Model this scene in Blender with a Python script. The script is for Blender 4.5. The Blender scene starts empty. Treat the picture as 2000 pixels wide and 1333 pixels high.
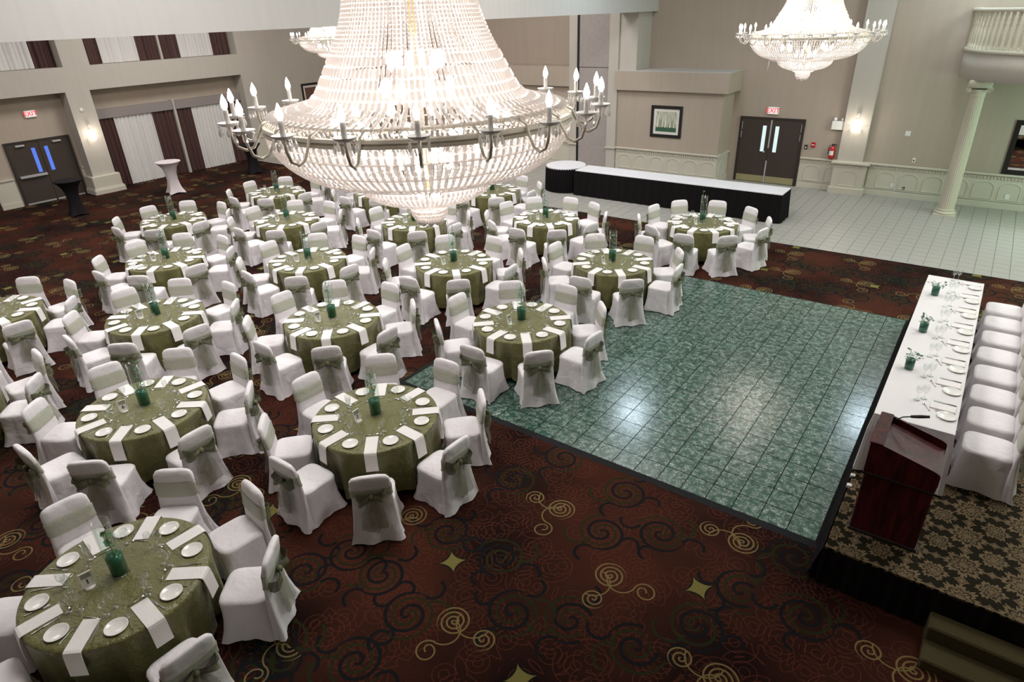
import bpy, math, random
from mathutils import Vector, Matrix
from math import sin, cos, pi, radians, atan2, hypot, sqrt, floor
random.seed(7)
SC = bpy.context.scene
COL = SC.collection

# ------------------------------------------------------------------ camera
CAMH = 5.15
FPX = 1248.02
YAW, PITCH, ROLL = -0.645054, -0.475179, -0.0366832
def cam_axes():
    f = Vector((sin(YAW)*cos(PITCH), cos(YAW)*cos(PITCH), sin(PITCH)))
    r = Vector((cos(YAW), -sin(YAW), 0)); u = r.cross(f)
    return r*cos(ROLL)+u*sin(ROLL), u*cos(ROLL)-r*sin(ROLL), f
CR, CU, CF = cam_axes()
cam_data = bpy.data.cameras.new('camera'); cam_data.sensor_width = 36; cam_data.lens = 36*FPX/2000
cam_data.clip_start = .05; cam_data.clip_end = 200
cam = bpy.data.objects.new('camera', cam_data); COL.objects.link(cam)
cam.matrix_world = Matrix(((CR.x, CU.x, -CF.x, 0), (CR.y, CU.y, -CF.y, 0), (CR.z, CU.z, -CF.z, CAMH), (0, 0, 0, 1)))
SC.camera = cam
def project(p):
    d = Vector(p)-Vector((0, 0, CAMH)); z = d.dot(CF)
    return (1000+FPX*d.dot(CR)/z, 666.5-FPX*d.dot(CU)/z, z)

# ------------------------------------------------------------------ world, view, lights
SC.view_settings.view_transform = 'Standard'; SC.view_settings.look = 'None'
SC.view_settings.gamma = 1; SC.view_settings.use_curve_mapping = False
SC.view_settings.exposure = 0.32
W = bpy.data.worlds.new('World'); SC.world = W; W.use_nodes = True
W.node_tree.nodes['Background'].inputs[0].default_value = (.5, .5, .55, 1)
W.node_tree.nodes['Background'].inputs[1].default_value = .3
def area_light(name, loc, size, power, color=(1, .96, .92), rot=(0, 0, 0), sy=None, spread=None):
    l = bpy.data.lights.new(name, 'AREA'); l.energy = power; l.color = color; l.size = size
    if sy: l.shape = 'RECTANGLE'; l.size_y = sy
    if spread: l.spread = spread
    o = bpy.data.objects.new(name, l); o.location = loc; o.rotation_euler = rot; COL.objects.link(o); return o
def point_light(name, loc, power, color=(1, .93, .88), radius=.1, parent=None):
    l = bpy.data.lights.new(name, 'POINT'); l.energy = power; l.color = color; l.shadow_soft_size = radius
    o = bpy.data.objects.new(name, l); o.location = loc; COL.objects.link(o)
    if parent: o.parent = parent
    return o
CEIL = 8.0
for (x, y, pw) in ((-20, 12, 310), (-20, 3, 230), (-13, 8, 300), (-13, 16.5, 200), (-6, 12, 260), (-6.5, 4.5, 235), (3.2, 16.5, 260), (2, 9.5, 190), (-13, .5, 200)):
    area_light('ceiling_fill', (x, y, CEIL-.15), 2.4, pw, (1, .965, .94))  # unseen soft fill added under the ceiling for general room light
for (x, y) in ((-7.5, 16.4), (-1.2, 19.9)):
    area_light('floor_glint_light', (x, y, CEIL-1.2), .8, 55, (.72, .88, 1))  # unseen cool lamps, placed to give the dance floor its bluish highlights
point_light('balcony_under_light', (3.3, 18.9, 2.7), 160, (.50, 1, .70), .4)
point_light('balcony_gallery_light', (2.2, 20.2, 6.4), 110, (.56, 1, .74), .4)
point_light('right_fill', (6.0, 17.0, 3.6), 260, (.80, 1, .96), .5)  # unseen cool fill added to brighten the tiles at the right

# ------------------------------------------------------------------ materials
MATS = {}
class NT:
    def __init__(s, mat):
        s.nt = mat.node_tree; s.n = s.nt.nodes; s.l = s.nt.links
    def new(s, t, **kw):
        n = s.n.new(t)
        for k, v in kw.items(): setattr(n, k, v)
        return n
    def put(s, sock, v):
        if isinstance(v, bpy.types.NodeSocket): s.l.new(v, sock)
        elif v is not None: sock.default_value = v
    def m(s, op, a, b=None, c=None):
        n = s.new('ShaderNodeMath', operation=op)
        s.put(n.inputs[0], a); s.put(n.inputs[1], b)
        if c is not None: s.put(n.inputs[2], c)
        return n.outputs[0]
    def mix(s, f, a, b):
        n = s.new('ShaderNodeMix', data_type='RGBA')
        s.put(n.inputs[0], f)
        for i, v in ((6, a), (7, b)):
            s.put(n.inputs[i], v if isinstance(v, bpy.types.NodeSocket) else (*v, 1))
        return n.outputs[2]
    def noise(s, vec, scale, detail=2, dist=0, dim='3D', out=0):
        n = s.new('ShaderNodeTexNoise', noise_dimensions=dim)
        s.put(n.inputs['Vector'], vec); n.inputs['Scale'].default_value = scale
        n.inputs['Detail'].default_value = detail; n.inputs['Distortion'].default_value = dist
        return n.outputs[out]
    def xyz(s, v):
        n = s.new('ShaderNodeSeparateXYZ'); s.put(n.inputs[0], v); return n.outputs[0], n.outputs[1], n.outputs[2]
    def comb(s, x, y, z=0.0):
        n = s.new('ShaderNodeCombineXYZ'); s.put(n.inputs[0], x); s.put(n.inputs[1], y); s.put(n.inputs[2], z); return n.outputs[0]
    def ramp(s, f, lo, hi):
        n = s.new('ShaderNodeMapRange'); s.put(n.inputs[0], f); n.inputs[1].default_value = lo; n.inputs[2].default_value = hi
        return n.outputs[0]
def base_mat(name, color=(.8, .8, .8), rough=.5, metal=0.0, spec=.5, **kw):
    m = bpy.data.materials.new(name); m.use_nodes = True
    b = m.node_tree.nodes['Principled BSDF']
    b.inputs['Base Color'].default_value = (*color, 1); b.inputs['Roughness'].default_value = rough
    b.inputs['Metallic'].default_value = metal; b.inputs['Specular IOR Level'].default_value = spec
    for k, v in kw.items(): b.inputs[k].default_value = v
    MATS[name] = m; return m, b, NT(m)
def srgb(r, g, b):
    return tuple(((c/255)/12.92 if c/255 <= .04045 else ((c/255+.055)/1.055)**2.4) for c in (r, g, b))
def plain(name, color, rough=.6, vary=.08, vscale=6., bump=0., bscale=40., **kw):
    m, b, n = base_mat(name, color, rough, **kw)
    tc = n.new('ShaderNodeTexCoord').outputs['Object']
    if vary:
        f = n.noise(tc, vscale, 3)
        n.put(b.inputs['Base Color'], n.mix(f, tuple(c*(1-vary) for c in color), tuple(min(1, c*(1+vary)) for c in color)))
    if bump:
        bp = n.new('ShaderNodeBump'); bp.inputs['Strength'].default_value = bump; bp.inputs['Distance'].default_value = .02
        n.put(bp.inputs['Height'], n.noise(tc, bscale, 3)); n.put(b.inputs['Normal'], bp.outputs[0])
    return m
def emit(name, color, strength, sample=False):
    m = bpy.data.materials.new(name); m.use_nodes = True; n = NT(m); n.n.clear()
    e = n.new('ShaderNodeEmission'); e.inputs[0].default_value = (*color, 1); e.inputs[1].default_value = strength
    o = n.new('ShaderNodeOutputMaterial'); n.l.new(e.outputs[0], o.inputs[0])
    if not sample:
        try: m.cycles.emission_sampling = 'NONE'
        except Exception: pass
    MATS[name] = m; return m

# walls: vinyl with a faint vertical streak
def wall_mat(name, color):
    m, b, n = base_mat(name, color, .75, spec=.2)
    x, y, z = n.xyz(n.new('ShaderNodeTexCoord').outputs['Object'])
    f = n.noise(n.comb(n.m('MULTIPLY', x, 5.), n.m('MULTIPLY', y, 5.), n.m('MULTIPLY', z, .35)), 1.6, 3)
    n.put(b.inputs['Base Color'], n.mix(f, tuple(c*.93 for c in color), tuple(c*1.06 for c in color)))
    return m
wall_mat('wall', (.43, .36, .295))
wall_mat('wall_pale', (.50, .465, .41))
wall_mat('beam', (.55, .53, .515))
plain('trim', (.56, .525, .44), .5, .04, 3)
plain('airwall', (.36, .32, .30), .8, .12, 9, .1, 60)
plain('ceiling', (.75, .73, .70), .8, .02)
plain('black_gap', (.012, .011, .012), .8, 0)
plain('dark_door', (.046, .030, .022), .6, .15, 5)
plain('door_frame', (.028, .018, .014), .5, .1)
plain('metal', (.55, .55, .56), .3, 0, metal=.4)
plain('brass_plate', (.42, .37, .2), .4, .05, metal=.5)
plain('white_plastic', (.78, .77, .74), .45, .03)
plain('black_plastic', (.02, .02, .02), .4, 0)
plain('red_paint', (.55, .01, .015), .3, .05)
plain('black_frame', (.012, .009, .009), .35, .1)
plain('mat_board', (.72, .70, .64), .8, .03)
plain('maroon_drape', (.065, .026, .022), .7, .2, 14)
plain('sheer', (.66, .64, .62), .8, .06, 10)
plain('valance', (.27, .235, .225), .8, .06, 12)
plain('black_cloth', (.0095, .008, .0085), .85, .2, 20, spec=.1)
plain('black_spandex', (.010, .0075, .010), .8, .1, spec=.2)
plain('white_spandex', (.74, .66, .68), .6, .02)
plain('white_linen', (.74, .72, .725), .75, .03, 5, .15, 25)
plain('buffet_linen', (.74, .73, .77), .7, .02)
plain('napkin', (.80, .77, .76), .75, .03, 12, .15, 60)
plain('china', (.80, .79, .76), .18, .01)
plain('card', (.78, .77, .72), .5, .02)
plain('card_photo', (.30, .31, .24), .5, .2, 60)
plain('ink', (.02, .02, .025), .5, 0)
plain('leaf', (.05, .16, .065), .45, .3, 20)
plain('stem', (.10, .12, .05), .6, .2)
plain('cutlery', (.62, .61, .60), .18, 0, metal=1.)
plain('ramp_edge', (.020, .020, .022), .9, .2, 15, spec=.1)
plain('grout', (.010, .014, .013), .9, .2, spec=.1)
plain('tile_grout', (.235, .225, .215), .9, .1)
plain('olive_carpet', (.062, .050, .016), .95, .35, 120, .3, 250)
plain('gold_rod', (.62, .50, .26), .3, 0, metal=1.)
plain('ring_metal', (.74, .69, .60), .4, .12, 40, metal=.25)
plain('candle', (.82, .80, .78), .5, .02)
plain('column', (.56, .52, .42), .55, .04, 4)
plain('baluster', (.60, .56, .46), .5, .03)
emit('bulb', (1, .93, .86), 14, True)
emit('inner_bulb', (1, .92, .84), 17)
emit('sconce_glow', (1, .9, .78), 16)
emit('exit_red', (1, .08, .10), .85)
emit('exit_face', (1, .95, .92), .72)
emit('door_glass_blue', (.13, .25, .9), .75)
def door_glass():
    m, b, n = base_mat('door_glass', (.5, .6, .62), .08)
    b.inputs['Emission Color'].default_value = (.70, .88, .88, 1); b.inputs['Emission Strength'].default_value = .55
door_glass()
base_mat('mirror', (.8, .8, .8), .02, 1.0)

# chair cover fabric
def fabric(name, color, rough, bump, scale, dist=.03, sheen=0., vary=.03):
    m, b, n = base_mat(name, color, rough, spec=.25)
    tc = n.new('ShaderNodeTexCoord').outputs['Object']
    ri = n.new('ShaderNodeObjectInfo').outputs['Random']
    v = n.new('ShaderNodeVectorMath', operation='ADD'); n.put(v.inputs[0], tc)
    n.put(v.inputs[1], n.comb(n.m('MULTIPLY', ri, 17.), n.m('MULTIPLY', ri, 31.), n.m('MULTIPLY', ri, 11.)))
    f = n.noise(v.outputs[0], scale, 2, .3)
    n.put(b.inputs['Base Color'], n.mix(n.noise(v.outputs[0], scale*.5, 2), tuple(c*(1-vary) for c in color), tuple(min(1, c*(1+vary)) for c in color)))
    bp = n.new('ShaderNodeBump'); bp.inputs['Strength'].default_value = bump; bp.inputs['Distance'].default_value = dist
    n.put(bp.inputs['Height'], f); n.put(b.inputs['Normal'], bp.outputs[0])
    b.inputs['Sheen Weight'].default_value = sheen
    return m, b, n
fabric('chair_white', (.78, .745, .765), .75, .45, 6., .05)
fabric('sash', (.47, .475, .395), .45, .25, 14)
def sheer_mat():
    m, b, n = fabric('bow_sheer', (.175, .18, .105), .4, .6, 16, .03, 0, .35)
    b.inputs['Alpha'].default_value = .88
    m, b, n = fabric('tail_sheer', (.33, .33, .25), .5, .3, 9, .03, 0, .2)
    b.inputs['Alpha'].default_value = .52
sheer_mat()
def cloth_mat():
    m, b, n = base_mat('olive_satin', (.175, .165, .052), .36, spec=.5)
    tc = n.new('ShaderNodeTexCoord').outputs['Object']
    ri = n.new('ShaderNodeObjectInfo').outputs['Random']
    v = n.new('ShaderNodeVectorMath', operation='ADD'); n.put(v.inputs[0], tc); n.put(v.inputs[1], n.comb(n.m('MULTIPLY', ri, 17.), ri, ri))
    f1 = n.noise(v.outputs[0], 4.5, 4, .5); f2 = n.noise(v.outputs[0], 34, 2, .6)
    h = n.m('ADD', n.m('MULTIPLY', f1, 1.), n.m('MULTIPLY', f2, .22))
    bp = n.new('ShaderNodeBump'); bp.inputs['Strength'].default_value = .75; bp.inputs['Distance'].default_value = .06
    n.put(bp.inputs['Height'], h); n.put(b.inputs['Normal'], bp.outputs[0])
    n.put(b.inputs['Base Color'], n.mix(f1, (.100, .090, .025), (.175, .176, .056)))
    b.inputs['Sheen Weight'].default_value = .15
cloth_mat()
# thin glass: mostly clear, glossy at the rims
def glass_mat(name, tint, gloss=.12, edge=.6):
    m = bpy.data.materials.new(name); m.use_nodes = True; n = NT(m); n.n.clear()
    t = n.new('ShaderNodeBsdfTransparent'); t.inputs[0].default_value = (*tint, 1)
    g = n.new('ShaderNodeBsdfGlossy'); g.inputs[0].default_value = (.95, .95, .95, 1); g.inputs[1].default_value = .06
    lw = n.new('ShaderNodeLayerWeight'); lw.inputs[0].default_value = .35
    f = n.m('ADD', n.m('MULTIPLY', n.m('POWER', lw.outputs['Facing'], 2.), edge), gloss)
    mx = n.new('ShaderNodeMixShader'); n.put(mx.inputs[0], f); n.l.new(t.outputs[0], mx.inputs[1]); n.l.new(g.outputs[0], mx.inputs[2])
    o = n.new('ShaderNodeOutputMaterial'); n.l.new(mx.outputs[0], o.inputs[0]); MATS[name] = m
glass_mat('thin_glass', (.95, .97, .96), .13, .9)
glass_mat('vase_glass', (.95, .98, .97), .025, .30)
def liquid():
    m, b, n = base_mat('green_liquid', (.0, .10, .05), .12)
    tc = n.new('ShaderNodeTexCoord').outputs['Object']
    n.put(b.inputs['Base Color'], n.mix(n.noise(tc, 14, 2), (.0, .040, .020), (.001, .160, .080)))
    b.inputs['Emission Strength'].default_value = 0
liquid()
# crystal: bright translucent beads lit by the bulbs inside
def crystal():
    m = bpy.data.materials.new('crystal'); m.use_nodes = True; n = NT(m); n.n.clear()
    d = n.new('ShaderNodeBsdfDiffuse'); d.inputs[0].default_value = (.93, .89, .88, 1)
    t = n.new('ShaderNodeBsdfTranslucent'); t.inputs[0].default_value = (.95, .91, .90, 1)
    g = n.new('ShaderNodeBsdfGlossy'); g.inputs[0].default_value = (1, 1, 1, 1); g.inputs[1].default_value = .12
    tr = n.new('ShaderNodeBsdfTransparent')
    a = n.new('ShaderNodeMixShader'); a.inputs[0].default_value = .5; n.l.new(d.outputs[0], a.inputs[1]); n.l.new(t.outputs[0], a.inputs[2])
    b = n.new('ShaderNodeMixShader'); b.inputs[0].default_value = .22; n.l.new(a.outputs[0], b.inputs[1]); n.l.new(g.outputs[0], b.inputs[2])
    c = n.new('ShaderNodeMixShader'); c.inputs[0].default_value = .18; n.l.new(b.outputs[0], c.inputs[1]); n.l.new(tr.outputs[0], c.inputs[2])
    o = n.new('ShaderNodeOutputMaterial'); n.l.new(c.outputs[0], o.inputs[0]); MATS['crystal'] = m
crystal()
# wood of the lectern
def wood():
    m, b, n = base_mat('mahogany', (.05, .004, .004), .5, spec=.3)
    x, y, z = n.xyz(n.new('ShaderNodeTexCoord').outputs['Object'])
    f = n.noise(n.comb(n.m('MULTIPLY', x, 9.), n.m('MULTIPLY', y, 9.), n.m('MULTIPLY', z, 1.1)), 2.2, 4, .6)
    n.put(b.inputs['Base Color'], n.mix(n.ramp(f, .35, .7), (.022, .0015, .002), (.095, .009, .008)))
wood()
# green marble dance floor tile
def marble():
    m, b, n = base_mat('green_marble', (.08, .2, .14), .24, spec=.6, **{'Coat Weight': .7, 'Coat Roughness': .16})
    tc = n.new('ShaderNodeTexCoord').outputs['Object']
    ri = n.new('ShaderNodeObjectInfo').outputs['Random']
    v = n.new('ShaderNodeVectorMath', operation='ADD'); n.put(v.inputs[0], tc)
    n.put(v.inputs[1], n.comb(n.m('MULTIPLY', ri, 91.), n.m('MULTIPLY', ri, 37.), 0.))
    base = n.mix(n.ramp(n.noise(v.outputs[0], 9, 4), .3, .7), (.010, .050, .035), (.040, .108, .080))
    rot = n.new('ShaderNodeMapping'); n.put(rot.inputs[0], v.outputs[0]); rot.inputs['Rotation'].default_value = (0, 0, radians(38)); rot.inputs['Scale'].default_value = (1, 1.9, 1)
    r1 = n.m('ABSOLUTE', n.m('SUBTRACT', n.noise(rot.outputs[0], 9.5, 1.5, 1.8), .5))
    r2 = n.m('ABSOLUTE', n.m('SUBTRACT', n.noise(rot.outputs[0], 17, 2, 1.2), .5))
    v1 = n.ramp(r1, .030, .006); v2 = n.ramp(r2, .034, .006)
    brk = n.ramp(n.noise(v.outputs[0], 12, 1), .40, .56)
    f = n.m('MULTIPLY', n.m('MAXIMUM', n.m('MULTIPLY', v1, .85), n.m('MULTIPLY', v2, .62)), brk)
    n.put(b.inputs['Base Color'], n.mix(f, base, (.46, .54, .50)))
    n.put(b.inputs['Roughness'], n.m('ADD', .15, n.m('MULTIPLY', n.noise(v.outputs[0], 25, 2), .14)))
marble()
def pale_tile():
    m, b, n = base_mat('pale_tile', (.44, .42, .39), .4, spec=.4)
    tc = n.new('ShaderNodeTexCoord').outputs['Object']; ri = n.new('ShaderNodeObjectInfo').outputs['Random']
    f = n.noise(tc, 5, 3)
    c = n.mix(f, (.33, .315, .29), (.41, .395, .37))
    n.put(b.inputs['Base Color'], n.mix(n.m('MULTIPLY', ri, .25), c, (.36, .35, .33)))
pale_tile()

# patterned carpet
def carpet():
    m, b, n = base_mat('swirl_carpet', (.1, .03, .02), .95, spec=.1)
    pos = n.new('ShaderNodeTexCoord').outputs['Object']
    X, Y, Z = n.xyz(pos)
    def cell(S, ox, oy, jit, seed):
        u = n.m('DIVIDE', n.m('ADD', X, ox), S); v = n.m('DIVIDE', n.m('ADD', Y, oy), S)
        cu, cv = n.m('FLOOR', u), n.m('FLOOR', v)
        wn = n.new('ShaderNodeTexWhiteNoise', noise_dimensions='3D'); n.put(wn.inputs['Vector'], n.comb(cu, cv, float(seed)))
        r, g, bl = n.xyz(wn.outputs['Color'])
        lx = n.m('SUBTRACT', n.m('MULTIPLY', n.m('SUBTRACT', n.m('SUBTRACT', u, cu), .5), S), n.m('MULTIPLY', n.m('SUBTRACT', r, .5), jit))
        ly = n.m('SUBTRACT', n.m('MULTIPLY', n.m('SUBTRACT', n.m('SUBTRACT', v, cv), .5), S), n.m('MULTIPLY', n.m('SUBTRACT', g, .5), jit))
        a = n.m('MULTIPLY', n.m('FLOOR', n.m('MULTIPLY', bl, 4.)), pi/2)
        ca, sa = n.m('COSINE', a), n.m('SINE', a)
        return (n.m('SUBTRACT', n.m('MULTIPLY', lx, ca), n.m('MULTIPLY', ly, sa)), n.m('ADD', n.m('MULTIPLY', lx, sa), n.m('MULTIPLY', ly, ca)))
    def polar(l, cx, cy):
        dx, dy = n.m('SUBTRACT', l[0], cx), n.m('SUBTRACT', l[1], cy)
        return n.m('SQRT', n.m('ADD', n.m('MULTIPLY', dx, dx), n.m('MULTIPLY', dy, dy))), n.m('ARCTAN2', dy, dx)
    def spiral(pl, pitch, w, R, sgn=1., ph=0.):
        r, t = pl
        f = n.m('FRACT', n.m('ADD', n.m('ADD', n.m('DIVIDE', r, pitch), n.m('MULTIPLY', t, sgn/(2*pi))), 10.+ph))
        return n.m('MULTIPLY', n.m('LESS_THAN', n.m('ABSOLUTE', n.m('SUBTRACT', f, .5)), w/pitch/2), n.m('LESS_THAN', r, R))
    def arc(l, cx, cy, R, w, half='up'):
        dx, dy = n.m('SUBTRACT', l[0], cx), n.m('SUBTRACT', l[1], cy)
        r = n.m('SQRT', n.m('ADD', n.m('MULTIPLY', dx, dx), n.m('MULTIPLY', dy, dy)))
        on = n.m('LESS_THAN', n.m('ABSOLUTE', n.m('SUBTRACT', r, R)), w/2)
        s = {'up': n.m('GREATER_THAN', dy, 0.), 'down': n.m('LESS_THAN', dy, 0.), 'left': n.m('LESS_THAN', dx, 0.), 'right': n.m('GREATER_THAN', dx, 0.)}[half]
        return n.m('MULTIPLY', on, s)
    # the motifs of the carpet lying open in front of the viewer, where they are woven
    NAVY = [(-2.46, 4.79), (-3.16, 3.86), (-3.88, 3.83), (-3.47, 2.78), (-4.05, 2.98), (-4.55, 3.02), (-4.75, 2.55), (-2.65, 3.37), (-2.15, 3.61), (-4.22, 1.86), (-3.5, 2.14), (-3.79, 4.99), (-2.55, 5.52), (-1.91, 5.13), (-1.51, 3.69), (-0.93, 4.85), (-1.13, 4.21), (-0.35, 4.89), (-0.63, 5.58), (-3.51, 5.68)]
    GOLD = [((-2.09, 4.30), (0, -1), (1, 0)), ((-3.05, 2.97), (1, 0), (0, -1)), ((-3.03, 4.85), (-1, 0), (0, -1)), ((-1.14, 5.50), (-1, 0), (0, 1)), ((-4.39, 3.80), (0, -1), (-1, 0)),
            ((-.78, 3.82), (-1, 0), (0, -1)), ((.56, 4.83), (-1, 0), (0, -1)), ((-6.63, 2.99), (1, 0), (0, -1))]
    STARS = [(-3.55, 3.53), (-1.29, 4.65), (-2.19, 2.85), (-5.84, 2.91)]
    inside = n.m('MULTIPLY', n.m('MULTIPLY', n.m('GREATER_THAN', X, -5.35), n.m('LESS_THAN', Y, 6.2)), n.m('GREATER_THAN', Y, 1.9))
    def sel(f, a, b):   # f ? b : a
        q = n.new('ShaderNodeMix', data_type='FLOAT'); n.put(q.inputs[0], f); n.put(q.inputs[2], a); n.put(q.inputs[3], b); return q.outputs[0]
    def woven(l, lst, reach):
        lx, ly = sel(inside, l[0], 9.), sel(inside, l[1], 9.)
        for c, sd, td in lst:
            dx, dy = n.m('SUBTRACT', X, c[0]), n.m('SUBTRACT', Y, c[1])
            near = n.m('LESS_THAN', n.m('ADD', n.m('MULTIPLY', dx, dx), n.m('MULTIPLY', dy, dy)), reach*reach)
            lx = sel(near, lx, n.m('ADD', n.m('MULTIPLY', dx, float(td[0])), n.m('MULTIPLY', dy, float(td[1]))))
            ly = sel(near, ly, n.m('SUBTRACT', n.m('MULTIPLY', dx, -float(sd[0])), n.m('MULTIPLY', dy, float(sd[1]))))
        return lx, ly
    mx = lambda *a: a[0] if len(a) == 1 else n.m('MAXIMUM', a[0], mx(*a[1:]))
    # ground: rust drifting into near black red, with a pile speckle
    f = n.ramp(n.noise(pos, .55, 2), .36, .64)
    col = n.mix(f, (.0070, .0019, .0016), (.054, .0155, .0085))
    sp = n.ramp(n.noise(pos, 90, 2), .56, .78)
    col = n.mix(n.m('MULTIPLY', sp, n.m('ADD', .15, n.m('MULTIPLY', f, .5))), col, (.15, .050, .026))
    # thin rust rings
    vo = n.new('ShaderNodeTexVoronoi', voronoi_dimensions='2D'); n.put(vo.inputs['Vector'], pos); vo.inputs['Scale'].default_value = 3.4
    v2 = n.new('ShaderNodeTexVoronoi', voronoi_dimensions='2D', feature='F2'); n.put(v2.inputs['Vector'], pos); v2.inputs['Scale'].default_value = 3.4
    rings = mx(*[n.m('LESS_THAN', n.m('ABSOLUTE', n.m('SUBTRACT', d.outputs['Distance'], q)), .014) for d, q in ((vo, .16), (vo, .36), (v2, .52), (v2, .7))])
    col = n.mix(n.m('MULTIPLY', rings, .6), col, (.115, .033, .018))
    # large navy / forest spirals
    for k, (S, ox, oy, R, pitch) in enumerate(((1.18, .1, .2, .27, .155), (1.31, .62, .66, .27, .16), (1.05, .33, .9, .22, .15))):
        l = cell(S, ox, oy, S*.30, 11+k)
        DR = [((0, -1), (1, 0)), ((1, 0), (0, -1)), ((-1, 0), (0, 1)), ((0, 1), (-1, 0))]
        l = woven(l, [(c, *DR[i % 4]) for i, c in enumerate(NAVY) if i % 2 == k] if k < 2 else [], .50); p = polar(l, 0., 0.)
        green = mx(spiral(p, pitch, .030, R*1.05, 1, .45), arc(l, -R*.8, -R*.55, R*.55, .03, 'down'))
        navy = mx(spiral(p, pitch, .036, R, 1), arc(l, R*1.25, 0., R*.35, .034, 'up'), arc(l, 0., -R*1.35, R*.42, .034, 'left'), arc(l, 0., R*1.35, R*.42, .034, 'right'))
        col = n.mix(n.m('MULTIPLY', green, .85), col, (.016, .023, .007))
        col = n.mix(n.m('MULTIPLY', navy, .92), col, (.0045, .008, .010))
    # olive-gold twin spirals
    l = woven(cell(1.30, .95, 1.22, .42, 3), GOLD, .58)
    t = mx(spiral(polar(l, 0., 0.), .050, .017, .165), spiral(polar(l, .0, -.35), .050, .016, .118, -1), arc(l, .13, .0, .145, .015, 'down'), arc(l, .375, .0, .10, .015, 'up'), arc(l, .395, .0, .08, .015, 'down'), arc(l, .355, .0, .04, .014, 'up'),
           arc(l, -.10, -.17, .17, .014, 'right'))
    col = n.mix(n.m('MULTIPLY', t, .85), col, (.225, .165, .065))
    # four-pointed stars
    l = woven(cell(1.95, .35, .85, .5, 5), [(c, (0, -1), (1, 0)) for c in STARS], .45)
    ax, ay = n.m('ABSOLUTE', n.m('ADD', l[0], l[1])), n.m('ABSOLUTE', n.m('SUBTRACT', l[0], l[1]))
    s = n.m('ADD', n.m('POWER', ax, .62), n.m('POWER', ay, .62))
    col = n.mix(n.m('LESS_THAN', s, .44), col, (.007, .009, .006))
    col = n.mix(n.m('LESS_THAN', s, .385), col, (.19, .165, .05))
    # pile grain
    gr = n.noise(pos, 220, 1)
    col = n.mix(n.m('MULTIPLY', n.ramp(gr, .35, .7), .35), col, (.01, .004, .003))
    n.put(b.inputs['Base Color'], col)
carpet()
# floral carpet of the stage
def floral():
    m, b, n = base_mat('floral_carpet', (.05, .04, .02), .95, spec=.1)
    pos = n.new('ShaderNodeTexCoord').outputs['Object']; X, Y, Z = n.xyz(pos)
    S = .44
    def loc(ox, oy):
        u = n.m('DIVIDE', n.m('ADD', X, ox), S); v = n.m('DIVIDE', n.m('ADD', Y, oy), S)
        return (n.m('MULTIPLY', n.m('SUBTRACT', n.m('FRACT', n.m('ADD', u, 20.)), .5), S), n.m('MULTIPLY', n.m('SUBTRACT', n.m('FRACT', n.m('ADD', v, 20.)), .5), S))
    def flower(l, R, k):
        r = n.m('SQRT', n.m('ADD', n.m('MULTIPLY', l[0], l[0]), n.m('MULTIPLY', l[1], l[1]))); t = n.m('ARCTAN2', l[1], l[0])
        w = n.m('ADD', n.m('MULTIPLY', n.noise(pos, 38, 2), .05), -.025)
        e = n.m('ADD', n.m('MULTIPLY', n.m('ABSOLUTE', n.m('COSINE', n.m('MULTIPLY', t, k))), .34), .66)
        e2 = n.m('ADD', n.m('MULTIPLY', n.m('ABSOLUTE', n.m('COSINE', n.m('MULTIPLY', t, k*3.5))), .22), .80)
        rr = n.m('ADD', r, w)
        body = n.m('LESS_THAN', rr, n.m('MULTIPLY', n.m('MULTIPLY', e, e2), R))
        dark = n.m('MULTIPLY', n.m('LESS_THAN', n.m('ABSOLUTE', n.m('SINE', n.m('MULTIPLY', t, k))), .17), n.m('LESS_THAN', r, R*.62))
        ring = n.m('LESS_THAN', n.m('ABSOLUTE', n.m('SUBTRACT', rr, n.m('MULTIPLY', e, R*.62))), R*.06)
        ring2 = n.m('LESS_THAN', n.m('ABSOLUTE', n.m('SUBTRACT', rr, n.m('MULTIPLY', e, R*.30))), R*.035)
        return n.m('MULTIPLY', body, n.m('SUBTRACT', 1., n.m('MULTIPLY', n.m('MAXIMUM', n.m('MAXIMUM', dark, ring), ring2), .9)))
    def diamond(l, a, q):
        s = n.m('ADD', n.m('POWER', n.m('ABSOLUTE', l[0]), .7), n.m('POWER', n.m('MULTIPLY', n.m('ABSOLUTE', l[1]), q), .7))
        return n.m('MULTIPLY', n.m('LESS_THAN', s, a), n.m('SUBTRACT', 1., n.m('MULTIPLY', n.m('LESS_THAN', n.m('ABSOLUTE', n.m('SUBTRACT', s, a*.72)), a*.08), .85)))
    fl = n.m('MAXIMUM', flower(loc(.37, .07), .175, 4.), flower(loc(.15, .29), .125, 3.))
    fl = n.m('MAXIMUM', fl, n.m('MAXIMUM', diamond(loc(.15, .07), .155, 1.3), diamond(loc(.37, .29), .155, .8)))
    col = n.mix(fl, (.013, .011, .006), (.185, .135, .078))
    col = n.mix(n.m('MULTIPLY', n.ramp(n.noise(pos, 150, 2), .45, .7), .4), col, (.045, .036, .02))
    n.put(b.inputs['Base Color'], col)
floral()
# two framed prints
def birch():
    m, b, n = base_mat('birch_print', (.7, .7, .6), .6)
    x, y, z = n.xyz(n.new('ShaderNodeTexCoord').outputs['Generated'])
    st = n.m('GREATER_THAN', n.noise(n.comb(n.m('MULTIPLY', x, 26.), 0., n.m('MULTIPLY', z, 1.2)), 1., 1), .5)
    col = n.mix(st, (.30, .31, .22), (.66, .66, .56))
    g = n.m('LESS_THAN', n.m('ADD', z, n.m('MULTIPLY', n.noise(n.comb(n.m('MULTIPLY', x, 15.), 3., 0.), 1., 2), .28)), .36)
    col = n.mix(g, col, (.035, .10, .055)); n.put(b.inputs['Base Color'], col)
birch()
plain('rust_print', (.16, .075, .06), .6, .5, 9)

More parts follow.
